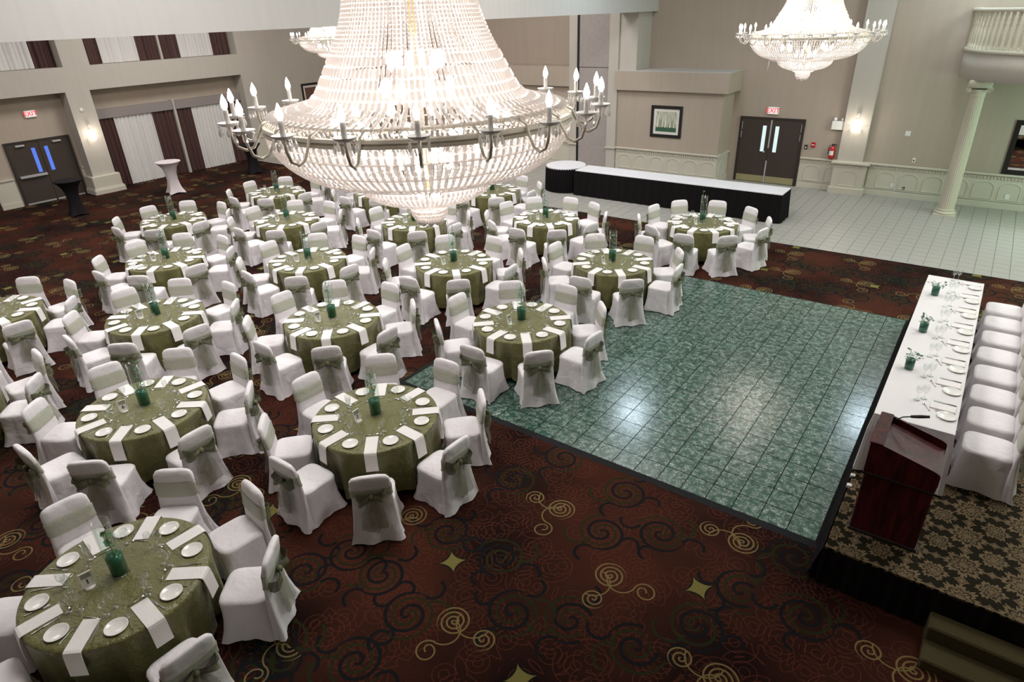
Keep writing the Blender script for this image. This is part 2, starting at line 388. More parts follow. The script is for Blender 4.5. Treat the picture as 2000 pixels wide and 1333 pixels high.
# ------------------------------------------------------------------ mesh helpers
class MB:
    def __init__(s): s.v = []; s.f = []; s.mi = []
    def add(s, vs, fs, mi=0):
        o = len(s.v); s.v += [tuple(v) for v in vs]
        for f in fs: s.f.append(tuple(i+o for i in f)); s.mi.append(mi)
        return s
    def box(s, a, b, mi=0):
        x0, y0, z0 = [min(p, q) for p, q in zip(a, b)]; x1, y1, z1 = [max(p, q) for p, q in zip(a, b)]
        v = [(x0,y0,z0),(x1,y0,z0),(x1,y1,z0),(x0,y1,z0),(x0,y0,z1),(x1,y0,z1),(x1,y1,z1),(x0,y1,z1)]
        return s.add(v, [(0,3,2,1),(4,5,6,7),(0,1,5,4),(1,2,6,5),(2,3,7,6),(3,0,4,7)], mi)
    def bbox(s, a, b, e=.01, mi=0):
        # box with chamfered vertical and top edges
        x0, y0, z0 = [min(p, q) for p, q in zip(a, b)]; x1, y1, z1 = [max(p, q) for p, q in zip(a, b)]
        def ring(i, z): return [(x0+i+e,y0+i,z),(x1-i-e,y0+i,z),(x1-i,y0+i+e,z),(x1-i,y1-i-e,z),(x1-i-e,y1-i,z),(x0+i+e,y1-i,z),(x0+i,y1-i-e,z),(x0+i,y0+i+e,z)]
        return s.loft([ring(0, z0), ring(0, z1-e), ring(e, z1)], True, True, True, mi)
    def loft(s, loops, closed=True, cap0=False, cap1=False, mi=0):
        n = len(loops[0]); vs = [p for l in loops for p in l]; fs = []
        for i in range(len(loops)-1):
            for j in range(n if closed else n-1):
                k = (j+1) % n; fs.append((i*n+j, i*n+k, (i+1)*n+k, (i+1)*n+j))
        if cap0: fs.append(tuple(reversed(range(n))))
        if cap1: fs.append(tuple(range((len(loops)-1)*n, len(loops)*n)))
        return s.add(vs, fs, mi)
    def lathe(s, prof, n=24, c=(0, 0, 0), cap0=False, cap1=False, mi=0):
        return s.loft([[(c[0]+r*cos(2*pi*j/n), c[1]+r*sin(2*pi*j/n), c[2]+z) for j in range(n)] for r, z in prof], True, cap0, cap1, mi)
    def tube(s, path, rad, n=8, cap=True, mi=0):
        P = [Vector(p) for p in path]; loops = []
        R = rad if isinstance(rad, (list, tuple)) else [rad]*len(P)
        up = None
        for i, p in enumerate(P):
            t = (P[min(i+1, len(P)-1)]-P[max(i-1, 0)]).normalized()
            if up is None: up = Vector((0, 0, 1)) if abs(t.z) < .9 else Vector((1, 0, 0))
            a = t.cross(up)
            if a.length < 1e-5: a = t.cross(Vector((0, 1, 0)))
            a.normalize(); b = a.cross(t).normalized(); up = b
            loops.append([tuple(p+a*R[i]*cos(2*pi*j/n)+b*R[i]*sin(2*pi*j/n)) for j in range(n)])
        return s.loft(loops, True, cap, cap, mi)
    def ball(s, c, r, n=8, m=5, sz=1., mi=0):
        return s.lathe([(max(1e-4, r*sin(pi*i/m)), -r*sz*cos(pi*i/m)) for i in range(m+1)], n, c, False, False, mi)
    def strip(s, rows, mi=0):
        return s.loft(rows, False, False, False, mi)
    def mesh(s, name, mats, smooth=False):
        me = bpy.data.meshes.new(name); me.from_pydata(s.v, [], s.f); me.update()
        for m in (mats if isinstance(mats, (list, tuple)) else [mats]): me.materials.append(MATS[m])
        if any(s.mi): me.polygons.foreach_set('material_index', s.mi)
        if smooth: me.polygons.foreach_set('use_smooth', [True]*len(me.polygons))
        me.update(); return me
def link(name, data, parent=None, loc=None, rot=None):
    o = bpy.data.objects.new(name, data); COL.objects.link(o)
    if parent: o.parent = parent
    if loc: o.location = loc
    if rot: o.rotation_euler = rot
    return o
def obj(name, mb, mats, parent=None, smooth=False, loc=None, rot=None):
    return link(name, mb.mesh(name, mats, smooth), parent, loc, rot)
def tag(o, label=None, cat=None, group=None, kind=None):
    if label: o['label'] = label
    if cat: o['category'] = cat
    if group: o['group'] = group
    if kind: o['kind'] = kind
    return o
def thing(name, label, cat, loc=(0, 0, 0), rz=0, group=None):
    return tag(link(name, None, None, loc, (0, 0, rz)), label, cat, group)
def struct(name, mb, mats, label=None, cat=None, parent=None, smooth=False):
    o = obj(name, mb, mats, parent, smooth); tag(o, label, cat)
    if not parent: o['kind'] = 'structure'
    return o
def copy_tree(o, parent=None):
    c = o.copy(); COL.objects.link(c); c.parent = parent
    for ch in o.children: copy_tree(ch, c)
    return c
def text_mesh(s, size, mat):
    cu = bpy.data.curves.new('text', 'FONT'); cu.body = s; cu.size = size; cu.align_x = 'CENTER'; cu.align_y = 'CENTER'; cu.offset = size*.018; cu.resolution_u = 3
    t = bpy.data.objects.new('text', cu); COL.objects.link(t)
    dg = bpy.context.evaluated_depsgraph_get(); me = bpy.data.meshes.new_from_object(t.evaluated_get(dg))
    bpy.data.objects.remove(t); bpy.data.curves.remove(cu); me.materials.clear(); me.materials.append(MATS[mat]); return me

# ------------------------------------------------------------------ structure
XL, XR, YB, YF = -25.3, 8.0, 21.4, -5.0       # room extents
YT = 15.63                                    # carpet ends, pale tiles begin
struct('floor_carpet', MB().box((XL, YF, -.2), (XR, YT, 0)), 'swirl_carpet', 'dark rust carpet with navy and gold swirl pattern', 'floor')
ft = struct('floor_tiles', MB().box((XL, YT, -.2), (XR, YB, -.008)), 'tile_grout', 'pale grey tiled walkway along the back wall', 'floor')
PT = .3055
cells = []
x = -2.0
nx0 = int((XL+.0)/PT); 
for i in range(int(XL/PT)-1, int(XR/PT)+1):
    for j in range(19):
        x0, y0 = i*PT, YT+.02+j*PT*.996
        if x0 < XL or x0+PT > XR: continue
        px, py, d = project((x0, y0, 0))
        vis = 930 < px < 2010
        cells.append((0 if vis else 1, d, x0, y0))
cells.sort()
tm = MB().box((.005, .003, -.008), (PT-.005, PT-.003, 0)).mesh('tile', 'pale_tile')
rest = MB()
for k, (a, d, x0, y0) in enumerate(cells):
    if k < 300: link('tile', tm, ft, (x0, y0, 0))
    else: rest.box((x0+.005, y0+.003, -.008), (x0+PT-.005, y0+PT-.003, 0))
tag(obj('tile_field', rest, 'pale_tile', ft), kind='stuff')
struct('trim_1', MB().box((XL, YT-.02, -.01), (XR, YT+.02, .004)), 'metal', 'thin metal strip where the carpet meets the tiles', 'trim')
struct('ceiling', MB().box((XL, YF, CEIL), (XR, YB, CEIL+.2)), 'ceiling', 'plain pale ballroom ceiling', 'ceiling')
struct('wall_back', MB().box((XL, YB, -.2), (XR, YB+.2, CEIL)), 'wall', 'taupe back wall behind the buffet', 'wall')
struct('wall_right', MB().box((XR, YF, -.2), (XR+.2, YB, CEIL)), 'wall', 'taupe right side wall', 'wall')
struct('wall_front', MB().box((XL, YF-.2, -.2), (XR, YF, CEIL)), 'wall', 'taupe wall behind the viewer', 'wall')
# ceiling bulkhead carrying the movable-wall track
struct('trim_2', MB().box((-10.55, YF, 5.03), (-9.75, YB, CEIL)), 'beam', 'deep white bulkhead hanging from the ceiling across the room', 'bulkhead')
# left wall: recess plane plus a front layer with openings
XF = -24.75
struct('wall_left', MB().box((XL-.2, YF, -.2), (XL, YB, CEIL)), 'wall', 'taupe left wall recessed behind its pillars', 'wall')
wl = MB()
wl.box((XL, YF, 3.31), (XF, YB, 4.05))                       # band between the openings
wl.box((XL, 9.50, 4.05), (XF, 10.32, 6.6)); wl.box((XL, 15.75, 4.05), (XF, YB, 6.6)); wl.box((XL, YF, 4.05), (XF, 4.3, 6.6))
wl.box((XL, YF, 6.6), (XF, YB, CEIL))
wl.box((XL, 15.72, 0), (XF, YB, 3.31)); wl.box((XL, YF, 0), (XF, 3.2, 3.31))
struct('wall_left_front', wl, 'wall_pale', 'pale frame of the left wall around windows and doors', 'wall')
pil = struct('wall_pillar_left', MB().box((XL, 9.32, 0), (XF+.02, 10.06, 3.31)), 'wall_pale', 'pale square pillar with sconce on the left wall', 'pillar')
obj('plinth', MB().bbox((XL, 9.22, 0), (XF+.14, 10.16, .60), .02).bbox((XL, 9.19, .16), (XF+.17, 10.19, .20), .01).bbox((XL, 9.17, 0), (XF+.19, 10.21, .16), .02), 'trim', pil)
# wainscot inside the left bays and beyond
def low_panel(name, y0, y1, x, label):
    o = struct(name, MB().box((x-.02, y0, 0), (x+.03, y1, .86)), 'trim', label, 'wainscot')
    obj('rail', MB().box((x-.02, y0, .86), (x+.07, y1, .91)), 'trim', o); obj('baseboard', MB().box((x-.02, y0, 0), (x+.06, y1, .16)), 'trim', o)
low_panel('trim_3', 6.62, 7.22, XL, 'short cream panelling between drape and left double door')
low_panel('trim_4', 9.24, 9.32, XL, 'cream panelling strip between door and left pillar')
low_panel('trim_5', 15.72, YB-.1, XF, 'cream panelling along the far end of the left wall')

# ---- wainscot on walls facing the room
def arch_mesh(w, h):
    pts = [(-w/2, 0), (w/2, 0), (w/2, h*.68)]
    for k in range(1, 8):
        a = pi*k/8; pts.append((w/2*cos(a), h*.68+h*.32*sin(a)))
    pts.append((-w/2, h*.68))
    loops = []
    for d, y in ((0, 0), (.010, -.015), (.026, -.015), (.036, 0)):
        s = [(px*(1-2*d/w), 0+y, d+(pz)*(1-2*d/h)) for px, pz in pts]; loops.append(s)
    return MB().loft(loops)
ARCH = arch_mesh(.50, .48).mesh('arch_panel', 'trim')
def wainscot(name, x0, x1, y, label, arch0=None, n=0, pitch=.59, dent=True):
    o = struct(name, MB().box((x0, y-.02, 0), (x1, y, .86)), 'trim', label, 'wainscot')
    obj('rail', MB().bbox((x0-.01, y-.075, .865), (x1+.01, y, .915), .012), 'trim', o)
    obj('baseboard', MB().bbox((x0-.005, y-.05, 0), (x1+.005, y, .17), .02), 'trim', o)
    if dent:
        d = MB(); k = x0+.03
        while k < x1-.03: d.box((k, y-.05, .765), (k+.035, y-.02, .83)); k += .075
        tag(obj('dentil_frieze', d, 'trim', o), kind='stuff')
    for i in range(n): link('arch_panel', ARCH, o, (arch0+i*pitch, y-.02, .22))
    return o
wainscot('trim_6', -4.72, -3.73, YB, 'cream arched panelling right of the back double door', -4.33, 2)
wainscot('trim_7', -2.80, XR, YB, 'cream arched panelling right of the back pilaster', -2.31, 16)
# back pilaster with pedestal
bp = struct('wall_pilaster_back', MB().box((-3.66, YB-.16, .9), (-2.98, YB, CEIL)), 'wall_pale', 'tall pale pilaster with sconce on the back wall', 'pilaster')
pb = obj('pedestal', MB().box((-3.70, YB-.28, 0), (-2.83, YB, .87)), 'trim', bp)
obj('pedestal_cap', MB().bbox((-3.78, YB-.36, .87), (-2.75, YB, .93), .015), 'trim', bp)
obj('pedestal_base', MB().bbox((-3.75, YB-.34, 0), (-2.78, YB, .19), .02), 'trim', bp)
link('arch_panel', ARCH, bp, (-3.26, YB-.28, .22))
d = MB(); k = -3.68
while k < -2.87: d.box((k, YB-.305, .765), (k+.035, YB-.28, .83)); k += .075
tag(obj('dentil_frieze', d, 'trim', bp), kind='stuff')
# projecting alcove box left of the back doors
YA = 20.42
al = struct('wall_alcove', MB().box((-10.6, YA, 0), (-6.99, YB, 2.76)), 'wall', 'projecting taupe wall block with framed birch print', 'wall')
obj('soffit', MB().box((-10.6, YA-.17, 2.76), (-6.80, YB, 3.34)), 'wall', al)
obj('soffit_top', MB().box((-10.6, YA-.17, 3.34), (-6.80, YB, 3.352)), 'beam', al)
wainscot('trim_8', -10.56, -6.99, YA, 'cream arched panelling behind the buffet table', -10.2, 6)
sd = struct('trim_9', MB().box((-6.99, YA, 0), (-6.97, YB, .86)), 'trim', 'cream panelling on the side of the wall block', 'wainscot')
obj('rail', MB().box((-6.99, YA-.07, .865), (-6.915, YB, .915)), 'trim', sd); obj('baseboard', MB().box((-6.99, YA-.05, 0), (-6.94, YB, .17)), 'trim', sd)
o = link('arch_panel', ARCH, sd, (-6.97, YA+.45, .22), (0, 0, pi/2))
# pilaster beside the alcove, movable wall stack, far-left soffit wall
pl = struct('wall_pilaster_alcove', MB().box((-10.90, YA+.0, 0), (-10.60, YB, CEIL)).box((-10.60, YA+.0, 3.352), (-9.95, YB, CEIL)), 'wall_pale', 'pale pilaster between movable wall and wall block', 'pilaster')
obj('pilaster_edge', MB().box((-10.92, YA-.06, 0), (-10.58, YA, CEIL)), 'wall_pale', pl)
obj('rail', MB().box((-10.95, YA-.11, .84), (-10.56, YA, .89)), 'trim', pl)
aw = struct('wall_partition', MB().box((-12.10, YA+.05, .02), (-10.93, YA+.25, 3.40)).box((-12.10, YA+.05, 3.42), (-10.93, YA+.25, 6.5)), 'airwall', 'grey fabric movable wall panel parked in its pocket', 'partition')
obj('gap', MB().box((-12.18, YA+.03, 0), (-12.10, YA+.3, 6.5)), 'black_gap', aw)
fl = struct('wall_far_left', MB().box((XF, YA+.2, 0), (-12.5, YB, 2.78)), 'wall', 'taupe wall block behind the largest chandelier', 'wall')
obj('soffit', MB().box((XF, YA+.05, 2.78), (-12.5, YB, 3.42)), 'wall', fl)
wainscot('trim_10', -24.7, -12.5, YA+.2, 'cream arched panelling behind the largest chandelier', -24.2, 19)
cp = struct('wall_post', MB().box((-12.5, YA+.05, 0), (-12.18, YB, CEIL)), 'wall_pale', 'slim pale post left of the movable wall', 'post')
obj('rail', MB().box((-12.52, YA, .84), (-12.16, YA+.05, .89)), 'trim', cp)

# ---- double doors
def double_door(name, w, h, label, glass, bar, kick):
    o = link(name, None); tag(o, label, 'double door'); o['kind'] = 'structure'
    fr = MB().box((-w/2-.06, -.06, 0), (-w/2, .0, h+.05)).box((w/2, -.06, 0), (w/2+.06, .0, h+.05)).box((-w/2, -.06, h), (w/2, .0, h+.05))
    obj('frame', fr, 'door_frame', o)
    for s in (-1, 1):
        a, b = (s*.006, s*w/2)
        lf = obj('leaf', MB().box((a, -.04, .01), (b, -.0, h)), 'dark_door', o)
        gx = s*.19
        obj('glass_pane', MB().box((gx-.055, -.046, h*.50), (gx+.055, -.038, h*.90)), glass, lf)
        if kick: obj('kick_plate', MB().box((s*.03, -.048, .02), (s*(w/2-.02), -.04, .22)), 'brass_plate', lf)
        else: obj('kick_plate', MB().box((s*.03, -.052, .0), (s*(w/2-.02), -.04, .05)), 'metal', lf)
        if bar and s < 0: obj('push_bar', MB().bbox((-w/2+.06, -.13, .86), (-.04, -.045, .93), .01), 'metal', lf)
        if not bar:
            obj('hinge', MB().box((s*(w/2-.03), -.055, h*.83), (s*(w/2-.015), -.04, h*.95)).box((s*(w/2-.03), -.055, h*.70), (s*(w/2-.015), -.04, h*.80)), 'metal', lf)
        if bar: obj('closer', MB().bbox((s*w*.30-.13, -.11, h-.10), (s*w*.30+.13, -.04, h-.05), .01), 'metal', lf)
    if not bar:
        obj('mullion', MB().box((-.02, -.06, h*.56), (.02, -.04, h*.99)).box((-.02, -.06, .02), (.02, -.04, .36*h)), 'metal', o)
        k = obj('knob', MB().ball((-.11, -.09, h*.50), .035, 10, 6), 'metal', o, True)
    return o
dl = double_door('door_1', 1.80, 1.93, 'dark double door with blue lit panes on left wall', 'door_glass_blue', True, False)
dl.location = (XL+.001, 8.23, 0); dl.rotation_euler = (0, 0, pi/2)
db = double_door('door_2', 1.83, 1.95, 'dark brown double door with brass kick plates on back wall', 'door_glass', False, True)
db.location = (-5.72, YB-.001, 0)

# ---- windows with curtains on the left wall
def curtain_mesh(w, h, waves, amp, seed, mat):
    rnd = random.Random(seed); n = waves*6; ph = [rnd.uniform(-.6, .6) for _ in range(n+1)]
    rows = []
    for k in range(7):
        t = k/6; z = h*t
        rows.append([(amp*(1.15-.35*t)*sin(i/6*2*pi+ph[i])*(.7+.3*sin(i*.37+seed)), w*i/n, z) for i in range(n+1)])
    return MB().strip(rows).mesh('curtain', mat, True)
def curtain(name, y0, y1, z0, z1, mat, label, cat, seed, group=None):
    w = y1-y0
    me = curtain_mesh(w, z1-z0, max(3, int(w/(.15 if mat == 'maroon_drape' else .13))), .06 if mat == 'maroon_drape' else .045, seed, mat)
    o = link(name, me, None, (XL+.13, y0, z0)); tag(o, label, cat, group); return o
lower = [(10.10, 10.72, 1), (10.72, 12.08, 0), (12.08, 12.88, 1), (12.98, 13.60, 1), (13.60, 14.95, 0), (14.95, 15.68, 1)]
words = ['first', 'second', 'third', 'fourth']
di = si = 0
for k, (a, b, dk) in enumerate(lower):
    if dk:
        curtain('drape', a, b, .015, 2.36, 'maroon_drape', '%s maroon floor-length drape from the left pillar' % words[di], 'drape', k, 'floor-length maroon drapes'); di += 1
    else:
        curtain('sheer_curtain', a, b, .015, 2.36, 'sheer', 'floor-length white sheer curtain in the %s window bay' % ['nearer', 'farther'][si], 'curtain', k, 'floor-length sheers'); si += 1
di = si = 0
for k, (a, b, dk) in enumerate([(10.32, 10.90, 1), (10.90, 12.18, 0), (12.18, 12.93, 1), (13.0, 13.68, 1), (13.68, 15.0, 0), (15.0, 15.72, 1)]):
    if dk:
        curtain('drape', a, b, 4.06, 6.5, 'maroon_drape', '%s short maroon drape in the wide upper window' % words[di], 'drape', 20+k, 'upper maroon drapes'); di += 1
    else:
        curtain('sheer_curtain', a, b, 4.06, 6.5, 'sheer', '%s white sheer in the wide upper window' % ['left', 'right'][si], 'curtain', 20+k, 'upper sheers'); si += 1
curtain('drape', 8.86, 9.50, 4.06, 6.5, 'maroon_drape', 'short maroon drape in upper window above the left door', 'drape', 31, 'upper maroon drapes')
curtain('sheer_curtain', 6.3, 8.86, 4.06, 6.5, 'sheer', 'white sheer in upper window at the left edge', 'curtain', 32, 'upper sheers')
curtain('drape', 5.6, 6.60, .015, 2.4, 'maroon_drape', 'maroon drape corner at the left edge beside the door', 'drape', 33, 'floor-length maroon drapes')
for k, (a, b, nm) in enumerate(((10.08, 12.90, 'left'), (12.97, 15.70, 'right'))):
    w = struct('window_%d' % (k+1), MB().box((XL+.0, a, .02), (XL+.02, b, 2.6)), 'black_gap', '%s tall window hidden behind sheers and drapes' % nm, 'window')
    obj('valance', MB().box((XL+.0, a, 2.34), (XL+.20, b, 2.64)), 'valance', w)
struct('trim_12', MB().box((XL, 12.93, 4.05), (XL+.2, 13.0, 6.6)), 'wall_pale', 'narrow pale mullion splitting the wide upper window', 'mullion')
struct('trim_11', MB().box((XL, 12.89, 0), (XL+.2, 12.98, 2.68)), 'wall_pale', 'narrow pale mullion between the two tall windows', 'mullion')
for k, (a, b) in enumerate(((4.3, 9.5), (10.32, 15.75))):
    struct('window_%d' % (k+3), MB().box((XL+.0, a, 4.06), (XL+.02, b, 6.6)), 'black_gap', ['upper window behind curtains at left edge', 'wide upper window behind curtains'][k], 'window')

# ---- balcony at the right with column
BC, BR = (1.6, YB), 2.8
bal = link('wall_balcony', None); tag(bal, 'curved cream balcony with turned balusters at upper right', 'balcony'); bal['kind'] = 'structure'
NA = 48
def arc_pts(r, a0=180, a1=360, n=NA): return [(BC[0]+r*cos(radians(a0+(a1-a0)*i/n)), BC[1]+r*sin(radians(a0+(a1-a0)*i/n))) for i in range(n+1)]
def arc_band(r0, r1, z0, z1):
    o, i = arc_pts(r1), arc_pts(r0)
    return MB().loft([[(x, y, z0) for x, y in i], [(x, y, z0) for x, y in o], [(x, y, z1) for x, y in o], [(x, y, z1) for x, y in i], [(x, y, z0) for x, y in i]], False)
obj('fascia', arc_band(BR-.25, BR, 3.33, 3.93), 'wall_pale', bal, True)
sl = MB(); P = arc_pts(BR-.02); sl.add([(BC[0], BC[1], 3.36)]+[(x, y, 3.36) for x, y in P], [(0, i+1, i+2) for i in range(len(P)-1)])
sl.add([(BC[0], BC[1], 3.9)]+[(x, y, 3.9) for x, y in P], [(0, i+2, i+1) for i in range(len(P)-1)])
obj('slab', sl, 'wall_pale', bal)
obj('base_rail', arc_band(BR-.13, BR+.03, 3.93, 4.0), 'baluster', bal, True)
obj('hand_rail', arc_band(BR-.15, BR+.05, 4.80, 4.88), 'baluster', bal, True)
bm = MB().lathe([(.040, 0), (.040, .06), (.022, .075), (.032, .12), (.038, .25), (.035, .36), (.024, .45), (.022, .50), (.036, .53), (.022, .56), (.028, .62), (.036, .66), (.022, .69), (.040, .73), (.040, .80)], 10).mesh('baluster', 'baluster', True)
for i in range(50):
    a = radians(181.5+i*177/49); link('baluster', bm, bal, (BC[0]+(BR-.05)*cos(a), BC[1]+(BR-.05)*sin(a), 4.0))
colm = thing('balcony_column', 'fluted cream column with scrolled capital under the balcony', 'column', (-.62, 20.12, 0)); 
fl_ = []
for z, r in ((.16, .185), (.9, .178), (2.0, .165), (2.95, .148)):
    fl_.append([((r*(1 if j % 2 else .955))*cos(2*pi*j/48), (r*(1 if j % 2 else .955))*sin(2*pi*j/48), z) for j in range(48)])
obj('shaft', MB().loft(fl_), 'column', colm)
obj('base', MB().bbox((-.25, -.25, 0), (.25, .25, .05), .01).lathe([(.24, .05), (.255, .075), (.24, .10), (.20, .115), (.20, .13), (.21, .15), (.18, .17)], 28), 'column', colm, False)
cpm = MB().lathe([(.148, 2.94), (.165, 2.96), (.15, 2.99), (.16, 3.03), (.20, 3.12)], 24).bbox((-.24, -.24, 3.16), (.24, .24, 3.33), .02)
for sx in (-1, 1):
    for sy in (-1, 1):
        sp = [(sx*(.205+.06*(1-t/14)*cos(t*.75)), sy*.19, 3.10+.06*(1-t/14)*sin(t*.75)) for t in range(14)]
        cpm.tube(sp, .018, 6)
obj('capital', cpm, 'column', colm, True)

# ---- wall fittings on the back wall
def exit_sign(loc, rz, label):
    t = thing('exit_sign', label, 'exit sign', loc, rz)
    obj('housing', MB().bbox((-.17, -.06, 0), (.17, 0, .215), .012), 'white_plastic', t)
    obj('face', MB().box((-.15, -.064, .02), (.15, -.06, .195)), 'exit_face', t)
    link('lettering', text_mesh('EXIT', .19, 'exit_red'), t, (0, -.067, .107), (pi/2, 0, 0))
exit_sign((-5.73, YB, 2.10), 0, 'red lettered exit sign above the back double door')
exit_sign((XL, 8.31, 2.65), pi/2, 'red lettered exit sign above the left double door')
def sconce(loc, rz, label):
    t = thing('wall_sconce', label, 'sconce', loc, rz)
    obj('backplate', MB().bbox((-.05, -.02, -.10), (.05, 0, .20), .01), 'ring_metal', t)
    obj('crystal_crown', MB().lathe([(.02, .34), (.05, .30), (.045, .22)], 12, (0, -.08, 0)), 'crystal', t)
    arms = MB()
    for s in (-1, 1): arms.tube([(0, -.04, .0), (s*.08, -.08, -.04), (s*.14, -.10, .0), (s*.20, -.09, .02)], .007, 6)
    obj('arm', arms, 'ring_metal', t, True)
    for s in (-1, 0, 1): obj('bulb', MB().ball((s*.075, -.12, .0), .030, 8, 6, 1.5), 'sconce_glow', t, True)
    dr = MB()
    for i in range(9):
        a = pi+i*pi/8; dr.ball((.13*cos(a), -.05+.11*sin(a), -.09-.05*sin(pi*i/8)), .016, 6, 4, 2.2)
    obj('pendants', dr, 'crystal', t, True)
    point_light('sconce_light', (0, -.28, .0), 7, (1, .88, .74), .07, t)
sconce((XF+.02, 9.68, 1.93), pi/2, 'lit crystal wall sconce on the left pillar')
sconce((-3.32, YB-.16, 1.93), 0, 'lit crystal wall sconce on the back pilaster')
t = thing('emergency_light', 'white emergency light box left of the back pilaster', 'emergency light', (-3.83, YB, 1.78))
obj('housing', MB().bbox((-.17, -.12, 0), (.17, 0, .24), .012), 'white_plastic', t)
for s in (-1, 1): obj('lamp_head', MB().ball((s*.10, -.06, .285), .05, 10, 6), 'white_plastic', t, True)
t = thing('fire_extinguisher', 'red fire extinguisher hanging beside the back pilaster', 'fire extinguisher', (-3.86, YB-.09, .95))
obj('tank', MB().lathe([(.001, 0), (.06, .0), (.075, .03), (.075, .27), (.06, .32), (.025, .345), (.025, .37)], 18), 'red_paint', t, True)
obj('data_label', MB().loft([[(.0765*cos(a), .0765*sin(a), z) for a in [radians(-140+i*12.5) for i in range(9)]] for z in (.10, .23)], False), 'white_plastic', t)
obj('valve', MB().box((-.02, -.02, .37), (.02, .02, .40)).box((-.03, -.012, .40), (.10, .012, .415)).box((-.02, -.012, .385), (.09, .012, .395)), 'black_plastic', t)
obj('hose', MB().tube([(-.02, 0, .385), (-.08, 0, .37), (-.10, -.01, .28), (-.09, -.02, .12)], .011, 6), 'black_plastic', t, True)
t = thing('fire_alarm', 'small red fire alarm pull box right of back door', 'fire alarm', (-4.42, YB, 1.22))
obj('box', MB().bbox((-.055, -.05, 0), (.055, 0, .14), .008), 'red_paint', t); obj('pull_bar', MB().box((-.04, -.06, .06), (.04, -.05, .085)), 'white_plastic', t)
def plate(name, loc, sz, mat, label, cat, inset='black_plastic'):
    t = thing(name, label, cat, loc)
    obj('cover', MB().bbox((-sz[0]/2, -.015, 0), (sz[0]/2, 0, sz[1]), .005), mat, t); obj('insert', MB().box((-sz[0]*.2, -.02, sz[1]*.25), (sz[0]*.2, -.014, sz[1]*.6)), inset, t)
plate('light_switch', (-4.62, YB, 1.14), (.09, .13), 'black_plastic', 'dark light switch plate beside red fire alarm', 'switch', 'white_plastic')
plate('thermostat', (-2.02, YB, 1.72), (.13, .13), 'white_plastic', 'small white thermostat high on wall right of pilaster', 'thermostat', 'white_plastic')
plate('wall_switch', (-1.72, YB, 1.02), (.08, .12), 'white_plastic', 'white switch plate just above the cream panelling', 'switch')
plate('wall_outlet', (-2.10, YB-.02, .27), (.09, .12), 'white_plastic', 'white outlet in panelling nearest the back pilaster', 'outlet', 'white_plastic')
plate('wall_outlet', (-1.80, YB-.02, .24), (.06, .08), 'black_plastic', 'small dark socket in panelling left of the column', 'outlet', 'white_plastic')
plate('wall_outlet', (.62, YB-.02, .27), (.11, .13), 'white_plastic', 'white outlet in panelling below the mirror', 'outlet', 'white_plastic')
t = thing('smoke_detector', 'small white detector above the left sconce', 'detector', (XF+.02, 9.62, 2.74), pi/2)
obj('body', MB().lathe([(.06, 0), (.06, .02), (.04, .04), (.001, .045)], 14), 'white_plastic', t, True, (0, 0, 0), (pi/2, 0, 0))
# framed print, framed picture, mirror
def picture(name, label, cat, loc, rz, w, h, fw, mw, art, tilt=0):
    t = thing(name, label, cat, loc, rz)
    f = MB().bbox((-w/2, -.04, 0), (-w/2+fw, 0, h), .006).bbox((w/2-fw, -.04, 0), (w/2, 0, h), .006).bbox((-w/2+fw, -.04, 0), (w/2-fw, 0, fw), .006).bbox((-w/2+fw, -.04, h-fw), (w/2-fw, 0, h), .006)
    obj('frame', f, 'black_frame', t)
    if mw:
        obj('mat_board', MB().box((-w/2+fw, -.015, fw), (w/2-fw, -.002, h-fw)), 'mat_board', t); k = fw+mw
    else: k = fw
    obj('print' if mw else 'glass', MB().box((-w/2+k, -.02, k), (w/2-k, -.012, h-k)), art, t)
picture('framed_print', 'black framed print of pale birch trunks above the buffet', 'picture', (-8.78, YA, 1.34), 0, 1.07, .98, .095, .085, 'birch_print')
picture('framed_picture', 'dark framed rust picture left of the largest chandelier', 'picture', (XF, 19.2, 1.75), pi/2, 1.5, .95, .08, .09, 'rust_print')
picture('wall_mirror', 'large black framed mirror at the right edge', 'mirror', (1.3, YB, .92), 0, 1.95, 1.36, .12, 0, 'mirror')

# ------------------------------------------------------------------ dance floor
DX0, DX1, DY0, DY1, DT = -6.62, -.50, 5.93, 12.42, .014
df = thing('dance_floor', 'square dance floor of green marbled tiles with dark edging', 'dance floor', (0, 0, 0))
obj('base', MB().box((DX0, DY0, .001), (DX1, DY1, DT-.006)), 'grout', df)
for (a, b, c, e) in (((DX0-.09, DY0-.09), (DX1+.03, DY0-.09), (DX1, DY0), (DX0, DY0)), ((DX0-.09, DY1+.05), (DX0-.09, DY0-.09), (DX0, DY0), (DX0, DY1)),
                     ((DX1+.03, DY1+.05), (DX0-.09, DY1+.05), (DX0, DY1), (DX1, DY1)), ((DX1+.03, DY0-.09), (DX1+.03, DY1+.05), (DX1, DY1), (DX1, DY0))):
    obj('edge_ramp', MB().add([(*a, .001), (*b, .001), (*c, DT), (*e, DT)], [(0, 1, 2, 3)]), 'ramp_edge', df)
NX, NY = 20, 21; tx, ty = (DX1-DX0)/NX, (DY1-DY0)/NY
tm = MB().box((.005, .005, -.004), (tx-.005, ty-.005, 0)).mesh('floor_tile', 'green_marble')
cells = []
for i in range(NX):
    for j in range(NY):
        x0, y0 = DX0+i*tx, DY0+j*ty; a, b, d = project((x0+tx/2, y0+ty/2, 0))
        hid = min(hypot(x0+tx/2-cx, y0+ty/2-cy) for cx, cy in ((-5.4, 7.46), (-5.45, 10.6))) < .9
        cells.append((hid, d, x0, y0))
cells.sort(); rest = MB()
for k, (hh, d, x0, y0) in enumerate(cells):
    if k < 300: link('floor_tile', tm, df, (x0, y0, DT))
    else: rest.box((x0+.005, y0+.005, DT-.004), (x0+tx-.005, y0+ty-.005, DT))
tag(obj('far_floor_tiles', rest, 'green_marble', df), kind='stuff')
